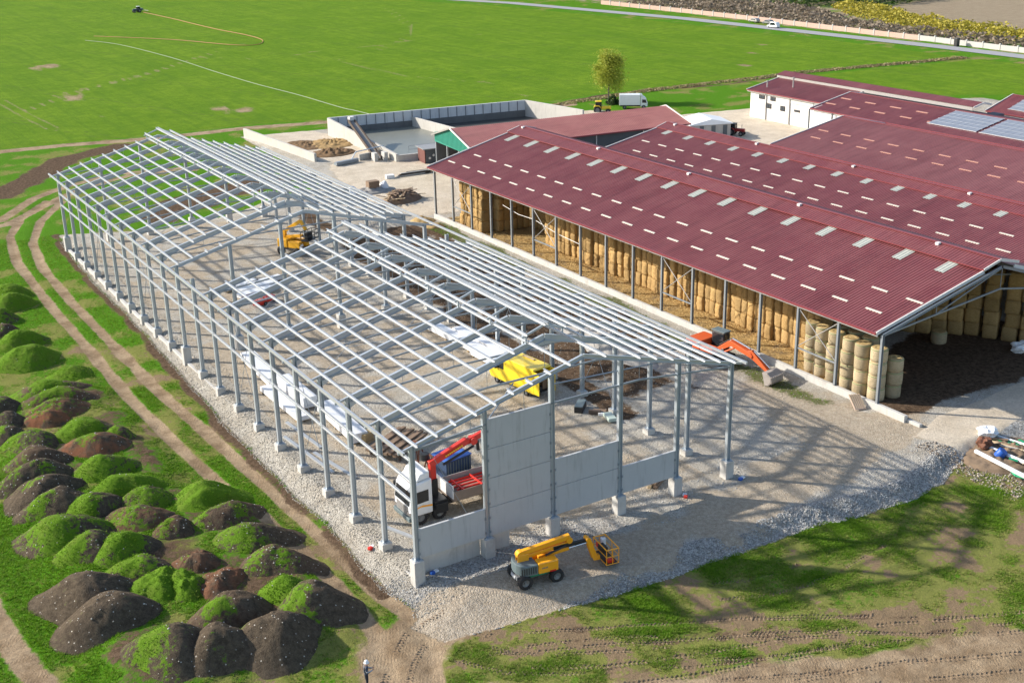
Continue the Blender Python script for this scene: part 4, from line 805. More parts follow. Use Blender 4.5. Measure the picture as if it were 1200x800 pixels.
def boom_lift(loc, rz, lab, paint, stowed=False):
    e = empty('boom_lift', loc, rz, lab, 'boom lift')
    for x in (-1.05, 1.05):
        for y in (-.85, .85): wheel(e, x, y, .45, .36)
    MB().box(-1.25, 1.25, -.42, .42, .42, .72).box(-1.18, -.92, -.8, .8, .36, .6).box(.92, 1.18, -.8, .8, .36, .6).box(-1.45, -1.2, -.5, .5, .45, .7).build('chassis', grysteel, e, bevel=.02)
    MB().box(-1.52, -1.455, -.3, .3, .5, .66).build('bumper', wht, e); MB().box(-.9, .8, -.5, -.43, .5, .66).build('side_plate', greenp, e)
    MB().lathe([(.01, .72), (.55, .72), (.55, .86), (.01, .86)], 24).build('slew_ring', blkp, e)
    # turntable: rounded slate counterweight at the tail, hood beside the mast
    poly = [(-.2, -.95), (-.2, .95), (-.9, .95), (-1.25, .75), (-1.45, .4), (-1.5, 0), (-1.45, -.4), (-1.25, -.75), (-.9, -.95)]
    MB().prism([(x, y) for x, y in poly], .86, 1.55, 'z').build('counterweight', slate, e, bevel=.05); mb = MB()
    for k in range(7): mb.box(-1.3 + k * .15, -1.24 + k * .15, -.97, -.955, 1.0, 1.45)
    mb.build('vent_slat', blkp, e)
    MB().box(-.19, 1.15, -1.0, -.3, .88, 1.62).build('engine_hood', paint, e, bevel=.07); MB().box(-.19, 1.1, .3, .98, .88, 1.5).build('tank_hood', paint, e, bevel=.07)
    MB().box(.55, .95, -1.02, -.99, .9, 1.0).build('marker', redl, e)
    mb = MB()
    for k in range(6): mb.box(.02 + k * .07, .065 + k * .07, -1.006, -1.0, 1.2 + .01 * (k % 2), 1.29 + .012 * (k % 3))
    mb.build('dark_logo_mark', slate, e)
    # boom
    piv = (-1.0, 0, 1.75)
    MB().box(-1.25, -.5, -.22, -.12, 1.3, 2.0).box(-1.25, -.5, .12, .22, 1.3, 2.0).build('mast_cheek', paint, e, bevel=.03)
    MB().bar((-1.0, 0, 1.72), (2.3, .05, 2.0), .24, .26).bar((.2, .05, 1.42), (2.3, .05, 1.62), .22, .24).build('lower_arm', paint, e, bevel=.03)
    ub = MB().bar((-1.15, 0, 2.02), (2.35, .05, 2.42), .30, .34).build('upper_boom', paint, e, bevel=.04)
    MB().lathe([(.01, -.2), (.28, -.2), (.28, .2), (.01, .2)], 18, 'y', (-1.0, 0, 1.95)).build('pivot', paint, e); MB().lathe([(.01, -.21), (.2, -.21), (.2, .21), (.01, .21)], 18, 'y', (2.3, .05, 2.2)).build('pivot', paint, e)
    MB().tube((.6, -.22, 1.62), (2.0, -.22, 1.98), .07).build('lift_cylinder', blkp, e); MB().tube((.3, .2, 1.5), (1.6, .2, 2.05), .06).build('hose', blkp, e)
    MB().bar((1.2, -.02, 1.9), (3.55, -.1, 1.92), .2, .22).build('telescope', blkp, e, bevel=.02); MB().tube((2.2, -.2, 1.75), (3.5, -.2, 1.84), .04).build('lift_cylinder', chrome, e)
    # jib and basket
    MB().bar((3.45, -.26, 2.08), (3.95, -.3, .55), .09, .2).bar((3.45, .06, 2.08), (3.95, .02, .55), .09, .2).bar((3.6, -.26, 2.12), (4.12, -.3, .6), .07, .12).bar((3.6, .06, 2.12), (4.12, .02, .6), .07, .12).build('jib_arm', paint, e, bevel=.01)
    MB().lathe([(.01, -.26), (.14, -.26), (.14, .26), (.01, .26)], 14, 'y', (3.5, -.1, 2.05)).build('jib_joint', paint, e)
    MB().box(3.95, 4.35, -.25, .05, .42, .75).build('rotator', paint, e, bevel=.03)
    b0, b1, c0, c1 = 4.4, 5.25, -1.05, .85; mb = MB()
    for z in (.42, .95, 1.45):
        q = [(b0, c0, z), (b1, c0, z), (b1, c1, z), (b0, c1, z), (b0, c0, z)]; mb.path(q, .028 if z < 1.4 else .042, 6)
    for x, y in ((b0, c0), (b1, c0), (b1, c1), (b0, c1), ((b0 + b1) / 2, c0), ((b0 + b1) / 2, c1), (b1, -.1)): mb.tube((x, y, .42), (x, y, 1.45), .028, n=6)
    mb.build('basket_rail', paint, e); MB().box(b0, b1, c0, c1, .36, .42).build('basket_floor', blkp, e); MB().box(b0 + .02, b0 + .4, -.45, .25, .9, 1.3).build('control_box', blkp, e, bevel=.04); MB().box(b0 + .05, b0 + .22, .3, .6, .95, 1.25).build('red_box', redp, e, bevel=.03); MB().lathe([(.01, 1.0), (.18, 1.0), (.18, 1.4), (.05, 1.46)], 14, 'z', (b0 + .55, .55, 0)).build('canister', wht, e); MB().box(b0 + .2, b0 + .6, -.9, -.5, .43, .62).build('tool_box', redp, e)
    return e
boom_lift((6.15, -3.95, PAD - .08), R(-9), 'orange boom lift with slate tail on the gravel outside the gable', yel)
# folded articulated lift inside the far half of the frame
def folded_lift(loc, rz):
    e = empty('boom_lift', loc, rz, 'yellow folded boom lift with black basket inside the far half of the frame', 'boom lift')
    for x in (-1.15, 1.15):
        for y in (-.95, .95): wheel(e, x, y, .5, .38)
    MB().box(-1.7, 1.7, -.5, .5, .5, .85).build('chassis', grysteel, e, bevel=.03); MB().box(-1.6, -.2, -1.05, 1.05, .9, 1.9).build('counterweight', yel2, e, bevel=.1); MB().box(-.1, 1.5, -1.0, -.35, .9, 1.7).build('hood', yel2, e, bevel=.08); MB().box(-.1, 1.5, .35, 1.0, .9, 1.7).build('hood', yel2, e, bevel=.08)
    MB().bar((-1.2, 0, 1.9), (1.4, 0, 2.3), .3, .34).build('lower_arm', yel2, e, bevel=.03); MB().bar((-1.2, .0, 2.6), (1.2, 0, 4.0), .32, .4).build('upper_boom', yel2, e, bevel=.03); MB().bar((-1.25, 0, 1.9), (-1.15, 0, 2.75), .4, .4).build('knuckle', yel2, e, bevel=.05)
    MB().bar((1.2, 0, 4.05), (1.9, 0, 3.0), .3, .34).build('jib_arm', yel2, e, bevel=.03); mb = MB()
    for z in (2.0, 2.5, 3.0): mb.path([(1.9, -1.1, z), (2.8, -1.1, z), (2.8, 1.1, z), (1.9, 1.1, z), (1.9, -1.1, z)], .045, 6)
    for x in (1.9, 2.8):
        for y in (-1.1, -.35, .35, 1.1): mb.tube((x, y, 2.0), (x, y, 3.0), .04, n=6)
    mb.build('basket_rail', blkp, e); MB().box(1.9, 2.8, -1.1, 1.1, 1.92, 2.0).build('basket_floor', blkp, e); MB().box(2.0, 2.4, -.5, .5, 2.0, 2.8).build('control_box', blkp, e, bevel=.03); MB().box(1.52, 1.56, -.8, -.3, 1.1, 1.4).build('plate', wht, e)
folded_lift((21.6, 72.6, PAD), R(-58))
# white crane truck (faces -x)
tr = empty('crane_truck', (7.4, 7.15, PAD), math.pi, 'white flatbed truck with folded red crane parked behind the low panel', 'truck')
cabp = [(3.1, .75), (4.75, .75), (4.8, 1.5), (4.62, 2.55), (4.3, 3.05), (3.1, 3.25)]
MB().prism(cabp, -1.22, 1.22).build('cab', wht, tr, bevel=.08); MB().prism([(3.15, 3.24), (4.2, 3.1), (3.9, 3.6), (3.15, 3.75)], -1.0, 1.0).build('roof_deflector', wht, tr, bevel=.08)
MB().add([(4.83, -1.05, 1.55), (4.83, 1.05, 1.55), (4.67, 1.02, 2.5), (4.67, -1.02, 2.5)], [(0, 1, 2, 3)]).build('windscreen', vglass, tr)
for s in (-1, 1):
    MB().prism([(3.4, 1.7), (4.55, 1.62), (4.42, 2.5), (3.4, 2.55)], 1.225 * s, 1.235 * s).build('side_window', vglass, tr); MB().box(4.55, 4.75, s * 1.3 - .1, s * 1.3 + .1, 1.9, 2.5).build('mirror', blkp, tr, bevel=.03); MB().box(4.76, 4.84, s * .95 - .22, s * .95 + .22, .85, 1.1).build('headlight', chrome, tr)
mb = MB()
for k in range(6): mb.box(4.78, 4.85, -.8, .8, .8 + k * .11, .86 + k * .11)
mb.build('grille', zinc, tr); MB().box(4.6, 4.92, -1.2, 1.2, .4, .72).build('bumper', slate, tr, bevel=.05); MB().prism([(3.15, 1.25), (4.0, 1.35), (4.7, 1.2), (4.7, 1.3), (3.9, 1.47), (3.15, 1.37)], -1.24, -1.232).build('side_stripe', yel, tr); MB().prism([(3.15, 1.25), (4.0, 1.35), (4.7, 1.2), (4.7, 1.3), (3.9, 1.47), (3.15, 1.37)], 1.232, 1.24).build('side_stripe', yel, tr)
MB().box(-4.6, 4.4, -.45, .45, .55, .95).build('chassis', blkp, tr)
for x in (4.0, 2.55, -2.4, -3.7):
    for y in (-1.02, 1.02): wheel(tr, x, y, .51, .34)
MB().box(-4.7, 1.55, -1.25, 1.25, 1.05, 1.25).build('flatbed', bed, tr); 
for y in (-1.25, 1.21): MB().box(-4.7, 1.5, y, y + .05, 1.25, 1.75).build('side_board', bed if y > 0 else M('grey_side_board', (.36, .35, .33), .7, 0, .2, 2), tr)
MB().box(1.5, 1.58, -1.25, 1.25, 1.25, 2.2).build('headboard', wht, tr); mb = MB()
for k in range(5): mb.bar((-4.2, -.9 + .45 * k, 1.4), (.8, -.9 + .45 * k, 1.42), .09, .12)
for k in range(4): mb.bar((-4.0 + 1.5 * k, -1.0, 1.5), (-4.0 + 1.5 * k, 1.0, 1.5), .09, .12)
mb.build('red_frame_load', redp, tr)
MB().box(1.9, 2.9, -1.1, 1.1, 1.0, 1.35).box(2.2, 2.6, -.35, .35, 1.3, 2.6).build('crane_base', blkp, tr, bevel=.03); MB().box(1.95, 2.85, .5, 1.25, .5, 1.2).build('outrigger_box', blkp, tr, bevel=.03); MB().box(1.95, 2.85, -1.25, -.5, .5, 1.2).build('outrigger_box', redp, tr, bevel=.03)
MB().bar((2.4, 0, 2.3), (2.5, .1, 3.9), .42, .42).build('crane_mast', redp, tr, bevel=.04); MB().bar((2.7, .15, 3.75), (-.2, .3, 4.85), .36, .46).build('crane_boom', redp, tr, bevel=.04); MB().bar((-.2, .3, 4.75), (-3.6, .4, 5.7), .3, .38).build('crane_arm', redp, tr, bevel=.03); MB().bar((-2.6, .4, 5.52), (-4.6, .45, 6.1), .2, .26).build('crane_extension', blkp, tr); MB().tube((1.8, .45, 3.6), (-.6, .5, 4.4), .09).build('lift_cylinder', blkp, tr); MB().lathe([(.01, -.3), (.26, -.3), (.26, .3), (.01, .3)], 14, 'y', (-.6, .3, 4.75)).build('knuckle', redp, tr); MB().tube((-1.0, .3, 4.6), (-1.05, .3, 3.9), .12).build('hook_block', blkp, tr); MB().lathe([(.01, 3.9), (.3, 3.9), (.3, 4.35), (.01, 4.35)], 14, 'z', (2.75, -.4, 0)).build('winch', blkp, tr); MB().tube((3.0, -.8, 1.2), (3.0, -.8, 3.3), .07).build('exhaust', blkp, tr)
MB().box(4.3, 4.5, .3, .5, 3.02, 3.12).build('beacon', orx, tr)
mb = MB()
for k in range(9): mb.bar((1.6 - k * .15, .49 + .0078 * k, 4.17 + k * .057), (1.5 - k * .15, .495 + .0078 * k, 4.21 + k * .057), .02, .11)
mb.build('yellow_logo_mark', vyel, tr)
# yellow van with open rear doors
vn = empty('delivery_van', (21.75, 22.9, PAD), R(97), 'yellow high roofed van with its rear doors open inside the frame', 'van')
vn.scale = (.88, .95, .97)
prof = [(-3.45, .45), (3.2, .45), (3.4, .75), (3.35, 1.15), (2.55, 1.45), (1.75, 2.45), (1.2, 2.68), (-3.4, 2.72), (-3.45, 2.6)]
MB().prism(prof, -1.0, -.92).prism(prof, .92, 1.0).add([], []).build('side_panel', vyel, vn, bevel=.03)
mb = MB(); top = [(-3.45, 2.6), (-3.4, 2.72), (1.2, 2.68), (1.75, 2.45), (2.55, 1.45), (3.35, 1.15), (3.4, .75), (3.2, .45)]
for (xa, za), (xb, zb) in zip(top[:-1], top[1:]): mb.bar((xa, 0, za - .02), (xb, 0, zb - .02), 1.9, .05)
mb.build('roof_and_nose', vyel, vn); MB().box(-3.4, 3.2, -.92, .92, .42, .52).build('floor', blkp, vn); MB().box(1.0, 1.06, -.92, .92, .5, 2.6).build('bulkhead', blkp, vn)
MB().add([(1.72, -.86, 2.5), (2.58, -.86, 1.53), (2.58, .86, 1.53), (1.72, .86, 2.5)], [(0, 1, 2, 3)]).build('windscreen', vglass, vn)
for s in (-1, 1):
    MB().prism([(1.1, 1.55), (2.3, 1.5), (1.7, 2.25), (1.1, 2.3)], 1.003 * s, 1.012 * s).build('side_window', vglass, vn); MB().box(2.1, 2.3, s * 1.14 - .1, s * 1.14 + .1, 1.45, 1.85).build('mirror', blkp, vn, bevel=.03); MB().box(-3.48, -3.44, s * .93 - .06, s * .93 + .06, .9, 1.7).build('tail_lamp', redl, vn)
    MB().box(3.3, 3.42, s * .72 - .18, s * .72 + .18, .85, 1.1).build('headlight', chrome, vn)
    for x in (-2.2, 2.3): wheel(vn, x, s * .88, .36, .24)
MB().box(-4.25, -3.47, .96, 1.0, .5, 2.55).build('rear_door', vyel, vn, bevel=.02); d_ = MB().box(-4.1, -3.47, -1.0, -.96, .5, 2.55).build('rear_door', vyel, vn, bevel=.02)
MB().box(-3.1, 0, -.8, -.3, .53, 1.5).build('shelving', woodm, vn); MB().box(-2.9, -1.5, .3, .85, .53, 1.2).build('tool_crate', redp, vn); MB().box(-3.3, -2.4, -.1, .3, .53, .9).build('tool_case', blkp, vn)
MB().box(-1.5, .2, -.75, -.5, 2.73, 2.79).build('roof_ladder', woodl, vn)
# excavator
ex = empty('excavator', (38.9, 18.2, PAD), R(-90 + 8), 'orange crawler excavator beside the straw hall, its bucket lowered to the ground', 'excavator')
def trackpart(y):
    mb = MB(); pts = [(-1.6, .05), (1.6, .05), (1.95, .3), (1.95, .6), (1.6, .85), (-1.6, .85), (-1.95, .6), (-1.95, .3)]
    mb.prism(pts, y - .25, y + .25); 
    for k in range(20):
        x = -1.6 + k * .168; mb.box(x, x + .1, y - .27, y + .27, .83, .88); mb.box(x, x + .1, y - .27, y + .27, .0, .06)
    t_ = mb.build('track', blk, ex)
    MB().box(-1.5, 1.5, y - .2, y + .2, .3, .6).build('track_frame', grysteel, t_); return t_
trackpart(-1.0); trackpart(1.0)
MB().box(-1.1, 1.1, -.75, .75, .4, .75).build('undercarriage', grysteel, ex); MB().lathe([(.01, .75), (.6, .75), (.6, .98), (.01, .98)], 20).build('slew_ring', blkp, ex)
MB().prism([(-1.9, -1.15), (1.2, -1.15), (1.2, -.2), (1.2, 1.15), (-1.9, 1.15), (-2.15, .7), (-2.15, -.7)], .98, 1.25, 'z').build('deck', blkp, ex, bevel=.03); MB().prism([(-2.15, 1.25), (-.4, 1.25), (-.4, 2.05), (-1.9, 2.1), (-2.15, 1.8)], -1.13, 1.13).build('engine_cover', orx, ex, bevel=.08); MB().box(-.35, 1.1, -1.13, -.35, 1.25, 1.75).build('tank_box', orx, ex, bevel=.05)
MB().box(-.3, 1.15, .3, 1.13, 1.25, 2.85).build('cab', blkp, ex, bevel=.1)
for x0, x1, y0, y1, n_ in ((1.152, 1.165, .38, 1.05, 'windscreen'),): MB().box(x0, x1, y0, y1, 1.6, 2.7).build(n_, vglass, ex)
MB().box(-.15, 1.05, 1.132, 1.145, 1.7, 2.65).build('side_window', M('pale_green_glass', (.22, .30, .26), .1), ex); MB().box(-.15, 1.05, .285, .298, 1.7, 2.65).build('side_window', vglass, ex); MB().box(-.35, 1.2, .25, 1.18, 2.85, 2.93).build('cab_roof', slate, ex, bevel=.03)
bp = [(.6, 1.4), (1.1, 1.35), (2.6, 2.25), (4.9, 1.75), (5.0, 2.0), (4.8, 2.2), (2.5, 2.75), (2.2, 2.6)]
MB().prism(bp, -.48, .06).build('boom', orx, ex, bevel=.04); MB().path([(1.0, -.1, 1.9), (2.4, -.05, 2.85), (4.6, -.05, 2.3), (5.4, -.05, 2.1), (6.6, -.05, 1.1)], .035, 5).build('hose', blkp, ex)
MB().prism([(4.4, 2.3), (4.8, 2.45), (5.3, 2.1), (6.9, .95), (6.65, .85), (4.7, 1.75)], -.38, -.06).build('stick', orx, ex, bevel=.03)
MB().tube((1.5, -.5, 1.3), (3.0, -.5, 2.2), .08).tube((1.5, .05, 1.3), (3.0, .05, 2.2), .08).build('boom_cylinder', orx, ex); MB().tube((2.6, -.22, 2.9), (4.6, -.22, 2.5), .09).build('stick_cylinder', chrome, ex)
MB().tube((5.0, -.22, 2.4), (6.8, -.22, 1.35), .07).build('bucket_cylinder', chrome, ex)
bk = M('worn_bucket_steel', (.40, .36, .33), .6, .3, .25, 3, dirt=.4)
bkp = [(6.6, 1.15), (7.1, 1.2), (7.55, .9), (7.6, .45), (7.3, .1), (6.9, .02), (6.95, .12), (7.25, .25), (7.4, .5), (7.35, .8), (7.0, 1.0), (6.65, .95)]
b_ = MB().prism(bkp, -1.0, .56).build('bucket', bk, ex); MB().prism([(6.6, 1.1), (7.1, 1.15), (7.5, .85), (7.5, .45), (7.25, .15), (6.9, .05)], -1.02, -.97).prism([(6.6, 1.1), (7.1, 1.15), (7.5, .85), (7.5, .45), (7.25, .15), (6.9, .05)], .53, .58).build('bucket_side', bk, b_); mb = MB()
for k in range(7): mb.box(7.3, 7.62, -.95 + k * .235, -.91 + k * .235, .3, .95)
mb.build('wear_strip', bk, b_)
MB().box(1.6, 1.75, -.55, -.42, 1.6, 1.8).build('lamp', chrome, ex)
# far vehicles
def tractor(loc, rz, lab, paint, cabc, s=1.0):
    e = empty('tractor', loc, rz, lab, 'tractor'); e.scale = (s, s, s)
    for y in (-.85, .85): wheel(e, -.9, y, .85, .5); wheel(e, 1.45, y * .95, .55, .36)
    MB().box(-.2, 2.1, -.4, .4, .9, 1.65).build('bonnet', paint, e, bevel=.12); MB().box(-1.5, -.1, -.7, .7, .8, 1.3).build('body', paint, e, bevel=.06)
    for x, y in ((-1.4, -.68), (-1.4, .68), (-.05, -.68), (-.05, .68)): MB().bar((x, y, 1.3), (x * .9 - .05, y * .9, 2.65), .09, .09).build('cab_pillar', blkp, e)
    MB().box(-1.35, -.1, -.62, .62, 1.3, 2.55).build('cab_glass', vglass, e, bevel=.05); MB().box(-1.5, .0, -.75, .75, 2.6, 2.76).build('cab_roof', cabc, e, bevel=.06)
    for y in (-.85, .85): MB().prism([(-1.8, 1.5), (-1.4, 1.8), (-.5, 1.8), (-.1, 1.4), (-.2, 1.4), (-.55, 1.72), (-1.35, 1.72), (-1.7, 1.45)], y - .3, y + .3).build('mudguard', paint, e)
    MB().tube((1.2, .45, 1.6), (1.2, .45, 2.5), .05).build('exhaust', blkp, e); return e
tractor((104.3, 126.7, FAR), R(-38), 'yellow tractor with yellow cab roof parked left of the white box truck', vyel, vyel, .82)
t_ = tractor((108.6, 94.6, PAD), R(-62), 'dark red tractor parked beside the white shed', M('dark_red_paint', (.28, .02, .02), .4), blkp, .72)
ft = tractor((92.3, 387, FAR), R(190), 'small distant tractor with white cab roof spraying in the far field', M('blue_tractor_paint', (.03, .06, .10), .4), wht, .75)
MB().bar((-2.2, -7, 1.1), (-2.2, 7, 1.1), .15, .2).build('spray_boom', zinc, ft); MB().box(-2.7, -1.8, -1, 1, .8, 1.8).build('spray_tank', slate, ft, bevel=.1)
bt = empty('box_truck', (111.9, 127.0, FAR), R(-36), 'white box truck parked in front of the yellow green tree', 'truck')
bt.scale = (.76, .8, .8)
MB().box(-3.6, 1.5, -1.2, 1.2, .95, 3.35).build('box_body', wht, bt, bevel=.04); MB().prism([(1.6, .6), (3.3, .6), (3.35, 1.4), (3.0, 2.3), (2.6, 2.7), (1.6, 2.9)], -1.1, 1.1).build('cab', wht, bt, bevel=.08); MB().prism([(1.6, 2.92), (2.4, 2.75), (1.9, 3.3), (1.6, 3.4)], -1.0, 1.0).build('roof_deflector', wht, bt, bevel=.05)
MB().add([(3.38, -.95, 1.45), (3.38, .95, 1.45), (3.06, .92, 2.25), (3.06, -.92, 2.25)], [(0, 1, 2, 3)]).build('windscreen', vglass, bt)
for s in (-1, 1):
    MB().prism([(2.0, 1.5), (3.1, 1.45), (2.85, 2.2), (2.0, 2.25)], 1.103 * s, 1.112 * s).build('side_window', vglass, bt)
    for x in (2.4, -2.3): wheel(bt, x, s * 1.0, .48, .3)
MB().box(-3.4, 3.2, -.4, .4, .55, .9).build('chassis', blkp, bt)
def car(loc, rz, lab, paint, van=False):
    e = empty('parked_car', loc, rz, lab, 'car'); e.scale = (.85, .85, .85); top = 1.9 if van else 1.45
    MB().prism([(-2.1, .35), (2.1, .35), (2.15, .75), (1.2, .95), (.7, top - .05), (-1.7 if van else -1.2, top), (-2.05, 1.0)], -.86, .86).build('body', paint, e, bevel=.08)
    for s in (-1, 1):
        MB().prism([(-1.5, .98), (.95, .95), (.55, top - .15), (-1.2, top - .12)], .865 * s, .875 * s).build('side_window', vglass, e)
        for x in (-1.3, 1.35): wheel(e, x, s * .78, .32, .2)
    return e
car((219.3, 205.5, FAR + .05), R(96), 'white van driving on the far road', wht, True); car((224.6, 213.5, FAR + .05), R(90), 'dark grey car parked by the far wall', grysteel); car((224.8, 219.5, FAR + .05), R(90), 'silver car parked farther along the far wall', zinc)
# ------------------------------------------------------------------ person
def person():
    e = empty('person', (-7.15, -7.62, 0), R(-25), 'person in white helmet, dark jacket and trousers standing on the dirt track', 'person'); z0 = float(ground_z(-7.15, -7.62)[0]); e.location.z = z0
    J = {'pel': (0, 0, .95), 'ch': (0.02, 0, 1.25), 'nk': (.03, 0, 1.47), 'hd': (.05, 0, 1.60), 'top': (.05, 0, 1.73)}
    V = [(0, 0, .95), (.01, 0, 1.12), (.03, 0, 1.34), (.03, 0, 1.47), (.05, 0, 1.56), (.06, 0, 1.67)]; RD = [(.17, .14), (.16, .125), (.20, .14), (.075, .07), (.095, .085), (.10, .085)]
    E = [(0, 1), (1, 2), (2, 3), (3, 4), (4, 5)]
    def chain(root, pts, rad):
        p = root
        for q, r_ in zip(pts, rad): V.append(q); RD.append((r_, r_)); E.append((p, len(V) - 1)); p = len(V) - 1
        return p
    for s in (-1, 1):
        chain(0, [(.0, .1 * s, .88), (.03, .11 * s, .5), (-.02, .12 * s, .1), (.13, .13 * s, .04)], [.115, .075, .055, .05])
        h = chain(2, [(.02, .22 * s, 1.40), (.06, .27 * s, 1.13), (.30, .13 * s, 1.17), (.37, .10 * s, 1.20)], [.075, .055, .042, .036])
        for k in range(4): chain(h, [(.42, (.07 + .018 * k) * s, 1.21 + .012 * k), (.445, (.05 + .015 * k) * s, 1.235)], [.011, .009])
        chain(h, [(.39, .075 * s, 1.25), (.41, .06 * s, 1.27)], [.013, .01])
    me = bpy.data.meshes.new('body'); me.from_pydata(V, E, []); o = link('body', me, None, e)
    sk = o.modifiers.new('skin', 'SKIN'); sd_ = me.skin_vertices[0].data
    for v_, r_ in zip(sd_, RD): v_.radius = r_
    sd_[0].use_root = True; o.modifiers.new('sub', 'SUBSURF').levels = 1; o.modifiers['sub'].render_levels = 2
    m = bpy.data.materials.new('jacket_trousers_skin'); t = NT(m); c_ = t.coord('Object'); sp = t.n('SeparateXYZ', {0: c_}); z = sp.outputs[2]; x = sp.outputs[0]
    c = t.mix(t.math('GREATER_THAN', z, .96), (.018, .022, .035), (.045, .06, .095)); c = t.mix(t.math('LESS_THAN', z, .1), c, (.02, .016, .012)); band = t.math('COMPARE', z, 1.2, .035); c = t.mix(band, c, (.5, .5, .5))
    skin = t.math('MAXIMUM', t.math('GREATER_THAN', z, 1.475), t.math('GREATER_THAN', x, .355)); c = t.mix(skin, c, (.42, .24, .17)); t.set(t.b.inputs['Base Color'], c); t.b.inputs['Roughness'].default_value = .85; me.materials.append(m)
    MB().lathe([(.155, 1.63), (.125, 1.645), (.12, 1.70), (.095, 1.76), (.05, 1.79), (.005, 1.8)], 18, 'z', (.05, 0, 0)).build('helmet', wht, e, smooth=True)
    MB().box(.142, .155, -.045, -.015, 1.60, 1.62).box(.142, .155, .015, .045, 1.60, 1.62).build('eyes', blkp, e); MB().prism([(.14, 1.555), (.175, 1.56), (.15, 1.60)], -.014, .014).build('nose', M('skin_tone', (.42, .24, .17), .7), e)
    MB().box(-.13, -.10, -.16, .16, 1.1, 1.4).build('vest_back', M('grey_vest', (.30, .32, .36), .8), e, bevel=.01)
person()
# ------------------------------------------------------------------ soil heaps
def soil_mat():
    m = bpy.data.materials.new('heaped_topsoil'); t = NT(m); v = t.wpos(); a = t.n('Attribute', attribute_name='hp'); s_ = t.n('SeparateColor', {0: a.outputs['Color']}); gr, red, stony = s_.outputs[0], s_.outputs[1], s_.outputs[2]
    nf = t.noise(v, 3.0, 6, .7); nx = t.noise(v, 12, 5, .75); nm = t.noise(v, .9, 4, .6)
    c = t.mix(t.ramp(nf, .28, .72), (.062, .047, .033), (.135, .104, .072)); c = t.mix(t.math('MULTIPLY', t.ramp(nx, .5, .7), .5), c, (.17, .13, .095)); c = t.mix(t.math('MULTIPLY', red, t.ramp(nm, .35, .6)), c, (.25, .105, .055))
    vo = t.n('TexVoronoi', {'Vector': v, 'Scale': 3.2}); pb = t.math('LESS_THAN', vo.outputs['Distance'], .14); rnd = t.n('SeparateColor', {0: vo.outputs['Color']}).outputs[0]
    pb = t.math('MULTIPLY', pb, t.math('GREATER_THAN', t.math('ADD', rnd, t.math('MULTIPLY', stony, .45)), .72)); c = t.mix(pb, c, (.50, .46, .40))
    gm = t.ramp(t.math('MULTIPLY_ADD', t.math('SUBTRACT', nf, .5), 1.5, gr), .42, .62); gc = t.mix(t.ramp(nx, .3, .7), (.085, .18, .012), (.13, .235, .016)); gc = t.mix(t.math('MULTIPLY', t.ramp(nm, .45, .7), .35), gc, (.15, .16, .04))
    c = t.mix(gm, c, gc); t.set(t.b.inputs['Base Color'], c); t.b.inputs['Roughness'].default_value = .97; t.b.inputs['Specular IOR Level'].default_value = .1; t.bump(t.math('MULTIPLY_ADD', nx, .6, nf), .9, .12); return m
soilm = soil_mat()
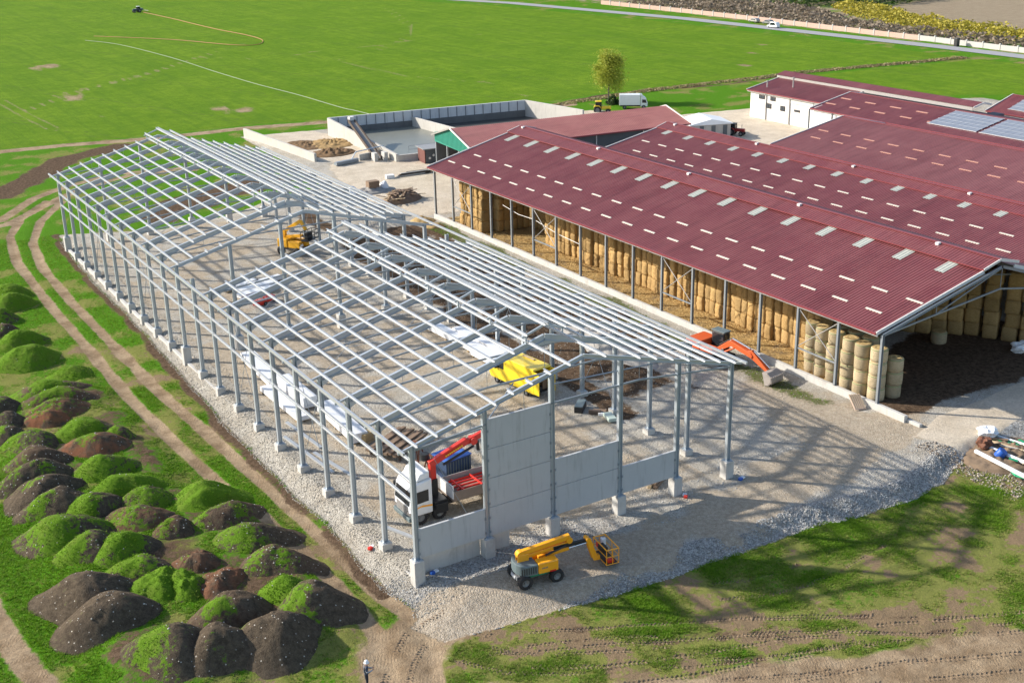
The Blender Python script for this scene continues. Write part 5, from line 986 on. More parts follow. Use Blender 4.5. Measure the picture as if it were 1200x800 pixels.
# x, y of the crest, length across, height, depth, grass 0..1, red 0..1, stony 0..1, look, where
HEAPS = [
 (-12.4, 26.8, 5.4, 1.5, 4.0, .85, 0, .1, 'green grassed', 'first of three green heaps below the red one'),
 (-11.9, 22.9, 5.6, 1.5, 3.8, .85, 0, 0, 'smooth green grassed', 'second of three green heaps below the red one'),
 (-11.2, 20.2, 4.4, 1.35, 3.6, .62, 0, 0, 'olive green topped', 'third of three green heaps below the red one'),
 (-7.5, 18.3, 5.4, 1.35, 4.4, 1.0, 0, 0, 'bright green ribbed', 'beside the wheel track'),
 (-7.3, 14.6, 5.2, 1.35, 3.8, .38, .1, .7, 'brown stony', 'right below the bright green ribbed heap'),
 (-14.6, 21.1, 4.5, 1.45, 3.8, .70, 0, .1, 'dark green rounded', 'in the second column'),
 (-16.5, 23.1, 5.3, 1.5, 3.8, .30, 0, .6, 'brown pebbled', 'third up on the left side'),
 (-16.8, 25.8, 5.8, 1.5, 3.8, .22, 0, .7, 'grey brown pebbled', 'fourth up on the left side'),
 (-16.7, 28.6, 5.4, 1.5, 3.8, .30, 0, .9, 'stony brown', 'fifth up on the left side'),
 (-17.1, 18.4, 5.8, 1.7, 4.2, .55, 0, .4, 'green capped brown', 'leftmost of the three above the bare pair'),
 (-16.2, 15.3, 4.9, 1.6, 3.8, .50, 0, .4, 'green capped brown', 'middle of the three above the bare pair'),
 (-14.5, 14.0, 4.8, 1.7, 3.8, .72, 0, .1, 'green rounded', 'rightmost of the three above the bare pair'),
 (-14.2, 10.9, 4.6, 1.35, 3.4, .62, 0, .1, 'green crested low', 'between the bare brown pair and the green rounded heap'),
 (-12.3, 17.7, 5.4, 1.4, 3.8, .40, .3, .2, 'rough brown', 'with two green patches amid the heap field'),
 (-10.8, 14.9, 3.4, 1.3, 3.2, .38, .15, .2, 'small brown green edged', 'right of the heap with two green patches'),
 (-6.9, 10.8, 5.4, 1.45, 4.0, .50, 0, .8, 'pebbled green flecked', 'beside the track in line with the white truck'),
 (-6.7, 6.9, 5.0, 1.4, 4.0, .26, .1, 1.0, 'stone strewn brown', 'below the green flecked one beside the track'),
 (-17.6, 9.6, 6.2, 1.75, 4.4, .08, 0, .6, 'bare dark brown', 'farther one of the bare pair at the lower left'),
 (-17.2, 6.6, 6.0, 1.85, 4.4, .04, 0, .8, 'bare dark brown', 'nearer one of the bare pair at the lower left'),
 (-14.0, 8.3, 3.8, 1.15, 5.2, 1.0, 0, 0, 'bright lush green flat', 'right behind the bare dark brown pair'),
 (-12.4, 7.2, 2.9, 1.1, 4.4, .92, 0, 0, 'small bright green', 'right of the lush flat heap'),
 (-11.1, 10.0, 4.2, 1.0, 3.4, .22, .45, .2, 'flattened brown', 'behind the small bright green heap'),
 (-10.6, 6.6, 4.4, .95, 4.0, .14, .6, .3, 'low rough reddish', 'in the hollow left of the stone strewn heap'),
 (-11.2, 2.9, 5.0, 1.75, 4.2, .38, .1, .3, 'dark olive', 'behind the front ridge heaps'),
 (-7.5, 3.1, 3.6, 1.4, 3.4, .85, 0, .1, 'green crowned', 'just behind the large heap at the track end'),
 (-6.6, 1.0, 5.0, 1.8, 4.4, .36, 0, .5, 'large dark sided', 'nearest the wheel track at the end of the heap field'),
 (-9.9, -1.1, 5.4, 1.9, 4.4, .22, 0, .7, 'brown pebble dotted', 'rightmost of the three front heaps'),
 (-12.9, -.4, 4.4, 1.8, 4.4, .36, 0, .4, 'dark steep', 'middle of the three front heaps'),
 (-15.3, 1.0, 5.6, 1.7, 4.8, .34, 0, .3, 'long ridged olive brown', 'leftmost of the three front heaps'),
 (-11.9, 34.9, 5.8, 1.5, 4.0, .82, 0, 0, 'bright green', 'above the red brown heap by the tracks'),
 (-11.8, 31.3, 5.8, 1.5, 4.0, .28, .8, .1, 'red brown bare', 'in the right column'),
 (-9.9, 32.5, 3.0, 1.2, 3.0, .85, 0, 0, 'small green', 'right of the red brown bare heap'),
 (-15.9, 34.8, 5.2, 1.5, 3.8, .58, 0, .2, 'green edged brown', 'left of the bright green one in the upper half'),
 (-16.1, 31.4, 5.4, 1.5, 3.8, .28, .1, 1.0, 'very stony brown', 'left of the red brown bare heap'),
 (-13.9, 38.8, 4.2, 1.4, 3.4, .30, .9, .1, 'rusty red', 'at the top of the left column'),
 (-17.2, 37.2, 3.8, 1.3, 3.4, .45, 0, .2, 'dark brown', 'cut by left edge beside the green edged one'),
 (-16.8, 40.2, 3.8, 1.3, 3.4, .35, 0, .2, 'dark brown low', 'cut by the left edge beside the rusty red one'),
 (-12.2, 45.6, 6.6, 1.25, 3.8, .70, .1, .1, 'grassed long', 'farthest of the three long heaps across the strip'),
 (-12.0, 43.2, 6.6, 1.3, 3.8, .55, .2, .2, 'half grassed long', 'middle of the three long heaps across the strip'),
 (-12.6, 40.4, 6.0, 1.35, 3.8, .50, .45, .2, 'earthy long', 'nearest of the three long heaps across the strip'),
 (-16.4, 44.5, 3.4, 1.2, 3.2, .35, 0, .3, 'earth brown', 'cut by the left edge left of the long heaps'),
 (-12.2, 55.2, 5.2, 1.5, 4.4, .92, 0, 0, 'tall grassy', 'alone in the grass above the long heaps'),
 (-11.7, 60.9, 4.4, 1.25, 3.8, .9, 0, 0, 'low grassy', 'behind the tall grassy heap'),
 (-9.6, 77.2, 4.8, 1.3, 4.0, .9, 0, 0, 'dark grassy', 'farthest heap up the left edge'),
 (-10.1, 73.2, 4.8, 1.3, 4.0, .92, 0, 0, 'steep grassy', 'second farthest heap up the left edge'),
 (-12.1, 69.0, 3.4, 1.3, 3.4, .9, 0, 0, 'grassy', 'third farthest heap, cut by the left edge'),
 (-12.6, 64.0, 3.4, 1.2, 3.4, .3, .1, .2, 'brown', 'fourth farthest heap, cut by the left edge'),
 (-9.6, 49.4, 4.2, .7, 3.6, .92, 0, 0, 'very low grassy', 'at the foot of the long heaps by the wheel track'),
]
heap_pts = []
for i, (cx, cy, ln, h, dp, gr, rd, sto, look, where) in enumerate(HEAPS):
    nn = 84; u = np.linspace(0, 2 * np.pi, nn, endpoint=False); rr = np.linspace(0, 1, 28); U, Rr = np.meshgrid(u, rr, indexing='ij')
    lob = 1 + .07 * np.sin(2 * U + i * 1.7) + .09 * np.sin(3 * U + i * 2.9)
    lx = np.cos(U) * Rr * ln / 2 * 1.62 * lob; ly = np.sin(U) * Rr * dp / 2 * 1.66 * lob; a = -.28 + .3 * math.sin(i * 12.9)
    x = lx * math.cos(a) - ly * math.sin(a); y = lx * math.sin(a) + ly * math.cos(a); wx, wy = x + cx, y + cy
    n1 = fbm(wx * .55 + i, wy * .55, 4) - .5; n2 = fbm(wx * 3.1 + i * 3, wy * 3.1, 3) - .5
    prof = np.cos(np.pi / 2 * np.clip(Rr, 0, 1)) ** 1.9
    flat = look.startswith(('bright lush', 'low rough', 'flattened', 'small bright'))
    z = (h + .55) * prof * (1 + (.75 if flat else .30) * n1) + (.34 if flat else .11) * n2 * (1 - Rr ** 4) - .30
    if 'ribbed' in look: z += .1 * np.sin(y * 5) * prof
    g_ = np.clip(gr - .10 + 1.15 * (fbm(wx * .5 + 31, wy * .5 + i, 3) - .5) + .30 * (prof - .45) - .14 * np.cos(U + a) + np.where(Rr > .86, .12, 0), 0, 1) if gr < .95 else np.clip(gr + .3 * n1, 0, 1)
    k = len(rr); ii, jj = np.meshgrid(np.arange(nn), np.arange(k - 1), indexing='ij'); i2 = (ii + 1) % nn
    F = np.stack([ii * k + jj, ii * k + jj + 1, i2 * k + jj + 1, i2 * k + jj], -1).reshape(-1, 4); V = np.stack([x.ravel(), y.ravel(), z.ravel()], 1)
    hp = np.stack([g_.ravel(), np.full(g_.size, rd), np.full(g_.size, sto), np.ones(g_.size)], 1)
    o = link('soil_heap', np_mesh('soil_heap', V, F, 4, {'hp': hp}, smooth=True), soilm); o.location = (cx, cy, OUT); tag(o, f'{look} soil heap {where}', 'soil heap', 'soil heaps left of the steel frame')
    heap_pts.append((wx.ravel(), wy.ravel(), z.ravel() + OUT, g_.ravel(), sto))
# ------------------------------------------------------------------ clutter inside and around the frame
sheet_w = M('white_roof_sheet_stack', (.74, .75, .77), .4, .1, .07, 1); foil = M('packing_timber', (.42, .30, .15), .8, 0, .25, 3)
def pack(name, x, y, rz, L_, W_, H_, lab, layers=4, mat=None):
    e = empty(name, (x, y, PAD + .02), rz, lab, 'panel stack'); n_ = max(2, int(L_ / 2.2))
    for k in range(n_): xx = -L_ / 2 + .4 + k * (L_ - .8) / (n_ - 1); MB().box(xx - .07, xx + .07, -W_ / 2, W_ / 2, 0, .14).build('bearer', foil, e)
    for k in range(layers): d = random.uniform(-.06, .06); MB().box(-L_ / 2 + d, L_ / 2 + d, -W_ / 2 + random.uniform(0, .04), W_ / 2, .15 + k * H_ / layers, .15 + (k + 1) * H_ / layers - .015).build('panel', mat or sheet_w, e)
    return e
pack('roof_panel_stack', 4.5, 38.6, R(88), 7.5, 1.25, .7, 'white panel stack farthest along the left wall inside the frame'); pack('roof_panel_stack', 5.0, 31.6, R(90), 6.0, 1.25, .9, 'tall white panel stack in the middle by the left wall')
pack('roof_panel_stack', 3.4, 30.4, R(91), 8.0, 1.1, .4, 'low white panel stack closest to the left columns'); pack('roof_panel_stack', 5.6, 23.8, R(88), 7.5, 1.25, .8, 'white panel stack nearest the truck by the left wall')
pack('roof_panel_stack', 22.6, 36.5, R(93), 8.5, 1.2, .55, 'white panel stack farthest along the right side inside the frame'); pack('roof_panel_stack', 24.0, 33.0, R(94), 8.5, 1.2, .7, 'white panel stack along the right columns beyond the van'); pack('roof_panel_stack', 22.6, 28.4, R(93), 6.5, 1.2, .8, 'white panel stack just ahead of the yellow van')
for k, (x, y, rz) in enumerate([(11.6, 63.6, 12), (13.0, 62.0, 10), (12.2, 60.4, 14), (14.4, 63.4, 15)]): pack('roof_panel_stack', x, y, R(rz), 4.2, 1.1, .35, ['left', 'front', 'nearest', 'right'][k] + ' one of the four flat white packs before the folded boom lift', 2)
for i, (x, y, rz, lab) in enumerate([(11.2, 56.6, 20, 'left red wheeled machine standing below the flat white packs'), (12.6, 57.4, 15, 'right red wheeled machine standing below the flat white packs')]):
    e = empty('concrete_vibrator', (x, y, PAD), R(rz), lab, 'machine'); MB().box(-.6, .6, -.4, .4, .1, .6).build('body', redp, e, bevel=.08); MB().path([(-.6, -.4, .6), (-.6, -.4, 1.1), (-.6, .4, 1.1), (-.6, .4, .6)], .04).build('handle', redp, e)
    for y_ in (-.45, .45): wheel(e, .4, y_, .2, .12)
# loose long profiles near the left columns
for i, (xa, ya, xb, yb, lab) in enumerate([(1.0, 24.5, 1.6, 16.5, 'longer white steel profile lying inside the left columns'), (1.8, 20.5, 2.6, 14.8, 'shorter white steel profile lying inside the left columns'), (2.2, 27, 2.6, 21, 'thin white steel profile by the low panel stack'), (1.2, 6.9, 2.2, 4.3, 'short white plank on the gravel by the nearest columns')]):
    o = MB().bar((0, 0, .08), (xb - xa, yb - ya, .08), .26, .12).build('steel_profile', galv_w); o.location = (xa, ya, PAD + .01); tag(o, lab, 'steel profile')
# rack of dark timbers with brown trestles behind the truck
rk = empty('timber_rack', (7.4, 17.6, PAD), R(30), 'rack of dark timber beams under the front rafters', 'rack')
for k in range(7): MB().bar((-2.2, -1.2 + k * .4, .6 + .12 * (k % 2)), (2.3, -1.2 + k * .4, .62 + .12 * (k % 2)), .28, .2).build('beam', woodm, rk)
for x in (-1.6, 1.6): MB().bar((x, -1.5, .4), (x, 1.5, .4), .2, .2).build('bearer', rust_d, rk)
for x in (-1.6, 1.6):
    for y in (-1.3, 1.3): MB().box(x - .08, x + .08, y - .08, y + .08, 0, .35).build('leg', rust_d, rk)
rustb = M('rusty_trestle_steel', (.17, .07, .04), .75, .2, .3, 3)
for i, (x, y, rz, lab) in enumerate([(7.2, 13.6, 20, 'rusty trestle farther from the truck cab'), (7.0, 11.2, 15, 'rusty trestle right behind the truck cab')]):
    e = empty('steel_trestle', (x, y, PAD), R(rz), lab, 'trestle')
    for s in (-1, 1): MB().bar((-.7, s * .55, 0), (-.1, s * .2, 2.2), .09, .09).build('leg', rustb, e); MB().bar((.5, s * .55, 0), (-.05, s * .2, 2.2), .09, .09).build('leg', rustb, e)
    MB().bar((-.08, -.4, 2.2), (-.08, .4, 2.2), .14, .14).build('top_bar', rustb, e); MB().bar((-.45, -.4, .9), (-.45, .4, .9), .08, .08).build('crossbar', rustb, e)
e = empty('pallet', (6.0, 20.3, PAD), R(25), 'wooden crate of fittings beside the left columns', 'pallet')
for k in range(6): MB().box(-.6 + k * .21, -.44 + k * .21, -.5, .5, .12, .15).build('slat', woodl, e)
for y in (-.45, 0, .45): MB().box(-.6, .6, y - .05, y + .05, 0, .12).build('bearer', woodl, e)
MB().box(-.5, .5, -.45, .45, .15, .8).build('carton', foil, e, bevel=.02)
bb = empty('site_container', (8.2, 10.4, PAD), R(8), 'dark blue steel box behind the crane truck', 'container'); MB().box(-1.1, 1.1, -.9, .9, .1, 2.2).build('body', M('dark_blue_steel', (.03, .06, .13), .5, .1, .2, 2), bb, bevel=.03); MB().box(-1.14, 1.14, -.94, .94, 2.2, 2.28).build('lid_rim', M('bright_blue_rim', (.05, .15, .5), .5), bb)
for k in range(9): MB().box(-1.0 + k * .24, -.94 + k * .24, -.93, -.9, .2, 2.1).build('rib', slate, bb)
# equipment by the right columns: compressor, hoses, offcuts
def junk(name, x, y, z, lab, cat, parts):
    e = empty(name, (x, y, z), random.uniform(0, 3), lab, cat)
    for nm, m_, b in parts: MB().box(*b).build(nm, m_, e, bevel=.04)
    return e
junk('tool_case', 23.2, 15.9, PAD, 'black tool case on the gravel inside the gable', 'tool case', [('case', blkp, (-.8, .8, -.35, .35, 0, .5)), ('lid', slate, (-.8, .8, -.35, .35, .51, .6))])
junk('scrap_bundle', 24.0, 14.4, PAD, 'bundle of brown offcuts beside the black tool case', 'offcuts', [('offcut', woodm, (-.6, .5, -.3, .2, 0, .3)), ('offcut', rust_d, (-.2, .8, .1, .4, .05, .4)), ('offcut', white_pl, (-.7, 0, .2, .5, 0, .25))])
junk('wheelbarrow_tray', 24.0, 12.9, PAD, 'pale green upturned tray beside the offcuts', 'tray', [('tray', M('pale_green_paint', (.42, .5, .45), .6), (-.7, .7, -.35, .35, .1, .4)), ('foot', grysteel, (-.5, .5, -.2, .2, 0, .1))])
junk('timber_bundle', 20.3, 2.1, PAD, 'small stack of brown timbers behind the second gable column from the right', 'timber', [('beam', woodm, (-1, 1, -.4, -.1, 0, .2)), ('beam', woodl, (-1.1, .9, 0, .3, 0, .2)), ('beam', woodm, (-.9, 1.1, -.3, .1, .21, .4))])
for x, y, m_, lab in ((1.1, .0, blue_pl, 'blue and white litter at the foot of the corner footing'), (25.6, -.9, blue_pl, 'blue hose coil at the foot of the right gable footing'), (20.6, -.8, redp, 'small red canister beside the second gable footing from the right'), (-.7, 5.3, redp, 'red and white bags beside the first left footing')):
    junk('litter', x, y, float(ground_z(x, y)[0]), lab, 'litter', [('piece', m_, (-.25, .05, -.15, .1, 0, .2)), ('scrap', white_pl, (.05, .4, -.05, .25, 0, .12))])
gravm = M('loose_crushed_stone', (.46, .44, .40), .95, 0, .3, 6, bump=.9, bscale=14); earth = M('dark_spoil', (.10, .068, .045), .95, 0, .35, 2.5, bump=.9, bscale=8)
for i, (x, y, rx, ry, h, m_, lab) in enumerate([(33.5, 28, 2.6, 9, 1.1, rubble, 'long stony spoil bank between frame and straw hall'), (39.2, 27.5, 1.3, 2.2, .9, earth, 'dark earth heap against the kerb behind the excavator'), (39.6, 33.5, 1.2, 2.0, .7, earth, 'second dark earth heap along the kerb'), (40.6, 76.5, 1.8, 1.6, .7, M('old_straw', (.40, .27, .11), .95, 0, .3, 3, bump=.8), 'spilled straw heap at the far corner post'), (40.4, 73.2, 1.6, 1.2, .6, M('old_straw'), 'smaller straw heap by the far kerb end')]):
    o = link('spoil_heap', lump_mesh('spoil_heap', rx, ry, h, i + 20, .5, rough=1.1), m_); o.location = (x, y, PAD - .05); tag(o, lab, 'heap')
def crumple(name, r, seed, sq=.8):
    import bmesh
    bm = bmesh.new(); bmesh.ops.create_icosphere(bm, subdivisions=3, radius=r); rg = np.random.default_rng(seed)
    P_ = np.array([v.co[:] for v in bm.verts]); n_ = fbm(P_[:, 0] * 2.6 / r + seed, P_[:, 1] * 2.6 / r + P_[:, 2] * 3, 3) - .5
    for v, k in zip(bm.verts, n_): v.co *= 1 + 1.1 * k; v.co.z *= sq
    me = bpy.data.meshes.new(name); bm.to_mesh(me); bm.free(); return me
# rubbish heap at the right edge
junkm = M('mixed_rubbish_soil', (.20, .14, .09), .95, 0, .4, 3, bump=.8)
o = link('rubbish_mound', lump_mesh('rubbish_mound', 3.8, 2.8, .4, 44, .9, nn=50, rough=2.6), junkm); o.location = (45.4, -8.0, -.95); tag(o, 'low earthy mound below the pipes at the right edge', 'mound')
for i, (xa, ya, xb, yb, r_, m_, lab) in enumerate([(43.3, -6.9, 42.6, -12.4, .16, white_pl, 'longest white pipe in front on the rubbish heap'), (44.7, -6.4, 44.6, -11.6, .15, white_pl, 'second white pipe on the rubbish heap'), (45.6, -6.0, 46.6, -10.8, .13, woodl, 'pale timber post across the rubbish heap'), (46.0, -5.4, 48.0, -9.6, .1, greenp, 'green pole at the back of the rubbish heap'), (46.8, -5.6, 47.6, -10.5, .12, white_pl, 'farthest white pipe on the rubbish heap')]):
    o = MB().tube((0, 0, .0), (xb - xa, yb - ya, .05), r_, n=10).build('pipe', m_); o.location = (xa, ya, float(ground_z((xa + xb) / 2, (ya + yb) / 2)[0]) + r_ + .35); tag(o, lab, 'pipe')
o = MB().lathe([(.01, 0), (.36, 0), (.38, .3), (.36, .62), (.3, .66), (.01, .66)], 20).build('blue_drum', blue_pl, smooth=False); o.location = (44.2, -8.2, -.75); o.rotation_euler = (.5, .3, 0); tag(o, 'blue plastic drum tipped between the white pipes', 'drum')
o = link('brown_sack', crumple('brown_sack', .55, 51), rustb); o.location = (44.5, -6.7, -.35); tag(o, 'crumpled rusty brown sack at the end of the white pipes', 'sack')
o = link('white_sack', crumple('white_sack', .75, 52, .6), white_pl); o.location = (46.2, -5.6, -.3); tag(o, 'crumpled white sheeting at the back of the rubbish heap', 'sheeting')
o = link('white_sack', crumple('white_sack', .75, 53), white_pl); o.location = (62.9, 4.3, PAD + .4); tag(o, 'crumpled white sack on the barn floor at the right edge', 'sack')
o = MB().path([(43.0, -10.2, -.7), (42.6, -11.0, -.75), (42.8, -11.8, -.7), (43.6, -12.6, -.7)], .09, 8).build('green_hose', greenp); tag(o, 'pale green hose curling below the white pipes', 'hose')
e = empty('ribbed_pallet', (41.9, 3.7, PAD + .1), R(70), 'striped board leaning on the kerb at the corner post', 'board')
MB().bar((-.7, 0, 0), (.6, 0, .75), 1.0, .06, up=(0, 0, 1)).build('panel', M('pinkish_board', (.55, .42, .36), .8), e)
for k in range(6): MB().bar((-.68, -.42 + k * .17, .05), (.58, -.42 + k * .17, .81), .05, .05).build('rib', woodl, e)
# small white shed and tarpaulin by the red tractor
sh = empty('white_shed', (104.2, 97.3, PAD), R(-20), 'small white roofed shed in the concrete yard behind the halls', 'shed')
MB().box(-3.4, 3.4, -2.8, 2.8, 0, 2.4).build('wall', zinc, sh); MB().prism([(-3.7, 2.4), (3.7, 2.4), (3.7, 2.5), (0, 3.3), (-3.7, 2.5)], -3.1, 3.1).build('roof', white_pl, sh)
for k in range(6): MB().box(-2.9 + k, -2.2 + k, -2.86, -2.8, .3, 2.2).build('wall_panel', dark_in if k % 2 else zinc, sh)
o = MB().box(-3.2, 3.2, -2.4, 2.4, 0, .7).build('covered_heap', white_pl, None, bevel=.25); o.location = (101, 90.5, PAD); o.rotation_euler = (0, 0, -.3); tag(o, 'low heap under white sheeting behind the second hall', 'covered heap')
o = MB().box(-2.6, 2.6, -1.6, 1.6, 0, .9).build('covered_heap', white_pl, None, bevel=.25); o.location = (97.5, 103.0, PAD); o.rotation_euler = (0, 0, -.4); tag(o, 'white covered heap left of the small shed', 'covered heap')
# hoses on the field
def hose(pts, r_, m_, lab):
    P_ = [Vector((x, y, FAR + .12)) for x, y in pts]; q = []
    for i in range(len(P_) - 1):
        p0, p1, p2, p3 = P_[max(i - 1, 0)], P_[i], P_[i + 1], P_[min(i + 2, len(P_) - 1)]
        for k in range(6):
            t = k / 6; q.append(.5 * ((2 * p1) + (p2 - p0) * t + (2 * p0 - 5 * p1 + 4 * p2 - p3) * t * t + (3 * p1 - p0 - 3 * p2 + p3) * t ** 3))
    q.append(P_[-1]); o = MB().path(q, r_, 6).build('field_hose', m_); tag(o, lab, 'hose')
hose([(56.5, 313.4), (61.6, 296.2), (64.6, 259.4), (65.1, 228.1), (65.9, 202.6), (67.5, 182.4), (68.2, 162.5), (69, 157), (70.5, 140)], .06, M('grey_hose', (.26, .32, .20), .7), 'long pale hose curving across the green field'); hose([(93.9, 385), (95, 357.6), (95.7, 317.3), (97.4, 292.6), (96.3, 277.7), (91.3, 269.7), (85.8, 274.6), (76.6, 298), (61.3, 322.7)], .075, M('orange_hose', (.45, .19, .08), .7), 'orange hose looping behind the distant tractor')
# ------------------------------------------------------------------ road, wall, trees, thicket
def ribbon(name, pts, wd, z, mat, uvz=0):
    V = []; F = []
    for i, (x, y) in enumerate(pts):
        a = pts[max(i - 1, 0)]; b = pts[min(i + 1, len(pts) - 1)]; d = Vector((b[0] - a[0], b[1] - a[1])).normalized(); V += [(x - d.y * wd / 2, y + d.x * wd / 2, z), (x + d.y * wd / 2, y - d.x * wd / 2, z)]
    for i in range(len(pts) - 1): F.append((2 * i, 2 * i + 1, 2 * i + 3, 2 * i + 2))
    me = bpy.data.meshes.new(name); me.from_pydata(V, [], F); return link(name, me, mat)
tag(ribbon('road', ROAD, 5.4, FAR + .09, M('pale_asphalt', (.30, .30, .31), .9, 0, .1, .5)), kind='structure')
bw = empty('boundary_wall', (228, 224, FAR), 0, 'long pinkish plaster wall with posts beyond the far road', 'wall'); wpk = M('pinkish_plaster', (.50, .34, .28), .9, 0, .15, .3, dirt=.4, dirtc=(.5, .46, .42)); wgr = M('grey_plaster', (.46, .45, .43), .9, 0, .12, .3); WL = [(224.5, 300), (227.4, 255.6), (228.1, 224.6), (227.6, 182.7), (227.9, 154.9), (227.2, 138.6), (227.6, 100)]
yy = 296.0; k = 0
while yy > 122:
    f = lambda y_: float(np.interp(-y_, [-p[1] for p in WL], [p[0] for p in WL])); MB().bar((f(yy) - 228, yy - 224, .62), (f(yy - 4.6) - 228, yy - 4.6 - 224, .62), .22, 1.25).build('wall_section', wpk if yy > 165 else wgr, bw); MB().box(f(yy - 4.8) - 228 - .2, f(yy - 4.8) - 228 + .2, yy - 224 - 5.0, yy - 224 - 4.65, 0, 1.55).build('post', wgr, bw); yy -= 5; k += 1
o = MB().box(-.5, .5, -.5, .5, 0, 2.0).build('cabinet', blkp, None, bevel=.05); o.location = (225.2, 147.2, FAR); tag(o, 'dark utility cabinet beside the far road', 'cabinet')
def leaf_mat(name, a, b):
    m = bpy.data.materials.new(name); t = NT(m); at = t.n('Attribute', attribute_name='rnd'); c = t.mix(t.n('SeparateColor', {0: at.outputs['Color']}).outputs[0], a, b); t.set(t.b.inputs['Base Color'], c); t.b.inputs['Roughness'].default_value = .7
    t.b.inputs['Transmission Weight'].default_value = 0; tl = t.n('BsdfTranslucent', {'Color': c}); mx = t.n('MixShader', {0: .3, 1: t.b.outputs[0], 2: tl.outputs[0]}); t.t.links.new(mx.outputs[0], t.out.inputs[0]); return m
def leaves(C, size, rng):
    n = len(C); a = rng.random(n) * 6.283; b = rng.random(n) * 3.14 - 1.57; s = size * (.6 + .8 * rng.random(n)); u = np.stack([np.cos(a), np.sin(a), np.zeros(n)], 1); v = np.stack([-np.sin(a) * np.cos(b), np.cos(a) * np.cos(b), np.sin(b)], 1)
    V = np.stack([C - u * s[:, None] * .5, C + v * s[:, None] * .45, C + u * s[:, None] * .6, C - v * s[:, None] * .45], 1).reshape(-1, 3); F = np.arange(4 * n).reshape(-1, 4); r_ = np.repeat(rng.random(n), 4); return V, F, np.stack([r_, r_, r_, np.ones_like(r_)], 1)
bark = M('grey_bark', (.16, .13, .10), .9, 0, .3, 3)
def tree(x, y, H_, Rr, lab, la, lb, n=2600, trunk=.3, low=.28, group=None, seed=1, ls=.34):
    rng = np.random.default_rng(seed); e = empty('tree', (x, y, FAR), rng.random() * 6, lab, 'tree', group); mb = MB(); tips = []
    mb.tube((0, 0, -.1), (0.1, 0, H_ * .5), .17 * H_ / 10, .09 * H_ / 10, 8).tube((.1, 0, H_ * .5), (0, .1, H_ * .85), .09 * H_ / 10, .03, 6)
    for k in range(16):
        z0 = H_ * (low + .045 * k * .9); a = k * 2.4 + rng.random(); L_ = Rr * (.55 + .45 * rng.random()) * (1 - .35 * k / 16); p1 = (math.cos(a) * L_, math.sin(a) * L_, min(H_ * .93, z0 + L_ * (.7 + .5 * rng.random()))); mb.tube((.05, 0, z0), p1, .05 * H_ / 10, .015, 5); tips.append(p1); tips.append(tuple(np.array(p1) * np.array([.55, .55, 1]) + np.array([0, 0, -.2])))
    mb.build('trunk', bark, e); C = []
    for k in range(60):
        c = np.array(tips[k % len(tips)]) + rng.normal(0, .2 * Rr, 3); sg = Rr * (.15 + .15 * rng.random()); C.append(c + rng.normal(0, 1, (n // 60, 3)) * sg)
    C = np.concatenate(C); C[:, 2] = np.clip(C[:, 2], H_ * low * .8, H_ * 1.02); V, F, A_ = leaves(C, ls, rng); link('crown', np_mesh('crown', V, F, 4, {'rnd': A_}), leaf_mat('leaf_' + lab[:12], la, lb), e); return e
tree(111.5, 134.6, 10.2, 2.5, 'slender yellow green tree standing behind the white box truck', (.26, .31, .03), (.46, .48, .06), 15000, low=.18, seed=4, ls=.2)
# bushes at its foot
def bush(x, y, rx, h, lab, la, lb, n, seed, ls=.3, name='shrub'):
    rng = np.random.default_rng(seed); d = rng.normal(0, 1, (n, 3)); d /= np.linalg.norm(d, axis=1)[:, None]; d[:, 2] = abs(d[:, 2]); r_ = (.55 + .5 * rng.random(n)) * (1 + .25 * np.sin(d[:, 0] * 5 + seed) * np.cos(d[:, 1] * 4)); C = d * r_[:, None] * np.array([rx, rx, h]); V, F, A_ = leaves(C, ls, rng); e = empty(name, (x, y, FAR), 0, lab, 'shrub'); link('foliage', np_mesh('foliage', V, F, 4, {'rnd': A_}), leaf_mat('leaf_' + str(seed), la, lb), e)
    mb = MB()
    for k in range(5): a = k * 1.26; mb.tube((0, 0, -.1), (math.cos(a) * rx * .5, math.sin(a) * rx * .5, h * .7), .05, .015, 5)
    mb.build('stem', bark, e)
bush(111.6, 133.2, 1.2, 1.7, 'dark green bush at the foot of the yellow green tree', (.02, .05, .01), (.05, .09, .02), 700, 71)
rng = np.random.default_rng(5)
NM = ['leftmost', 'second', 'third', 'fourth', 'fifth', 'sixth', 'seventh', 'eighth', 'ninth', 'tenth', 'eleventh', 'twelfth', 'thirteenth', 'fourteenth']
for k in range(13):
    f = k / 12; x = 206 + 48 * f + rng.normal(0, 1.5); y = 344 - 62 * f + rng.normal(0, 2) + 6
    tree(x + 6, y + 6, 8 + 3 * rng.random(), 3.6, f'dark tree beyond the far road, {NM[k]} of the row along the top edge', (.018, .04, .012), (.05, .075, .02), 1100, low=.12, group='trees along the top edge', seed=20 + k, ls=.6)
def thicket(name, lab, poly, n, h, la, lb, ls, seed, cat='thicket'):
    rng = np.random.default_rng(seed); xs = [p[0] for p in poly]; ys = [p[1] for p in poly]; P_ = np.stack([rng.uniform(min(xs), max(xs), n * 4), rng.uniform(min(ys), max(ys), n * 4)], 1); sd_ = sdpoly(P_[:, 0], P_[:, 1], poly); P_ = P_[sd_ > 0][:n]; sd_ = sdpoly(P_[:, 0], P_[:, 1], poly); nz = fbm(P_[:, 0] * .22 + seed, P_[:, 1] * .22, 3); top = h * (.25 + 1.3 * nz) * np.clip(sd_ / 2.5 + .25, 0, 1); C = np.stack([P_[:, 0], P_[:, 1], FAR + top * (1 - rng.random(len(P_)) ** 2.2)], 1); V, F, A_ = leaves(C, ls, rng); o = link(name, np_mesh(name, V, F, 4, {'rnd': A_}), leaf_mat('leaf_' + name, la, lb)); tag(o, lab, cat, kind='stuff')
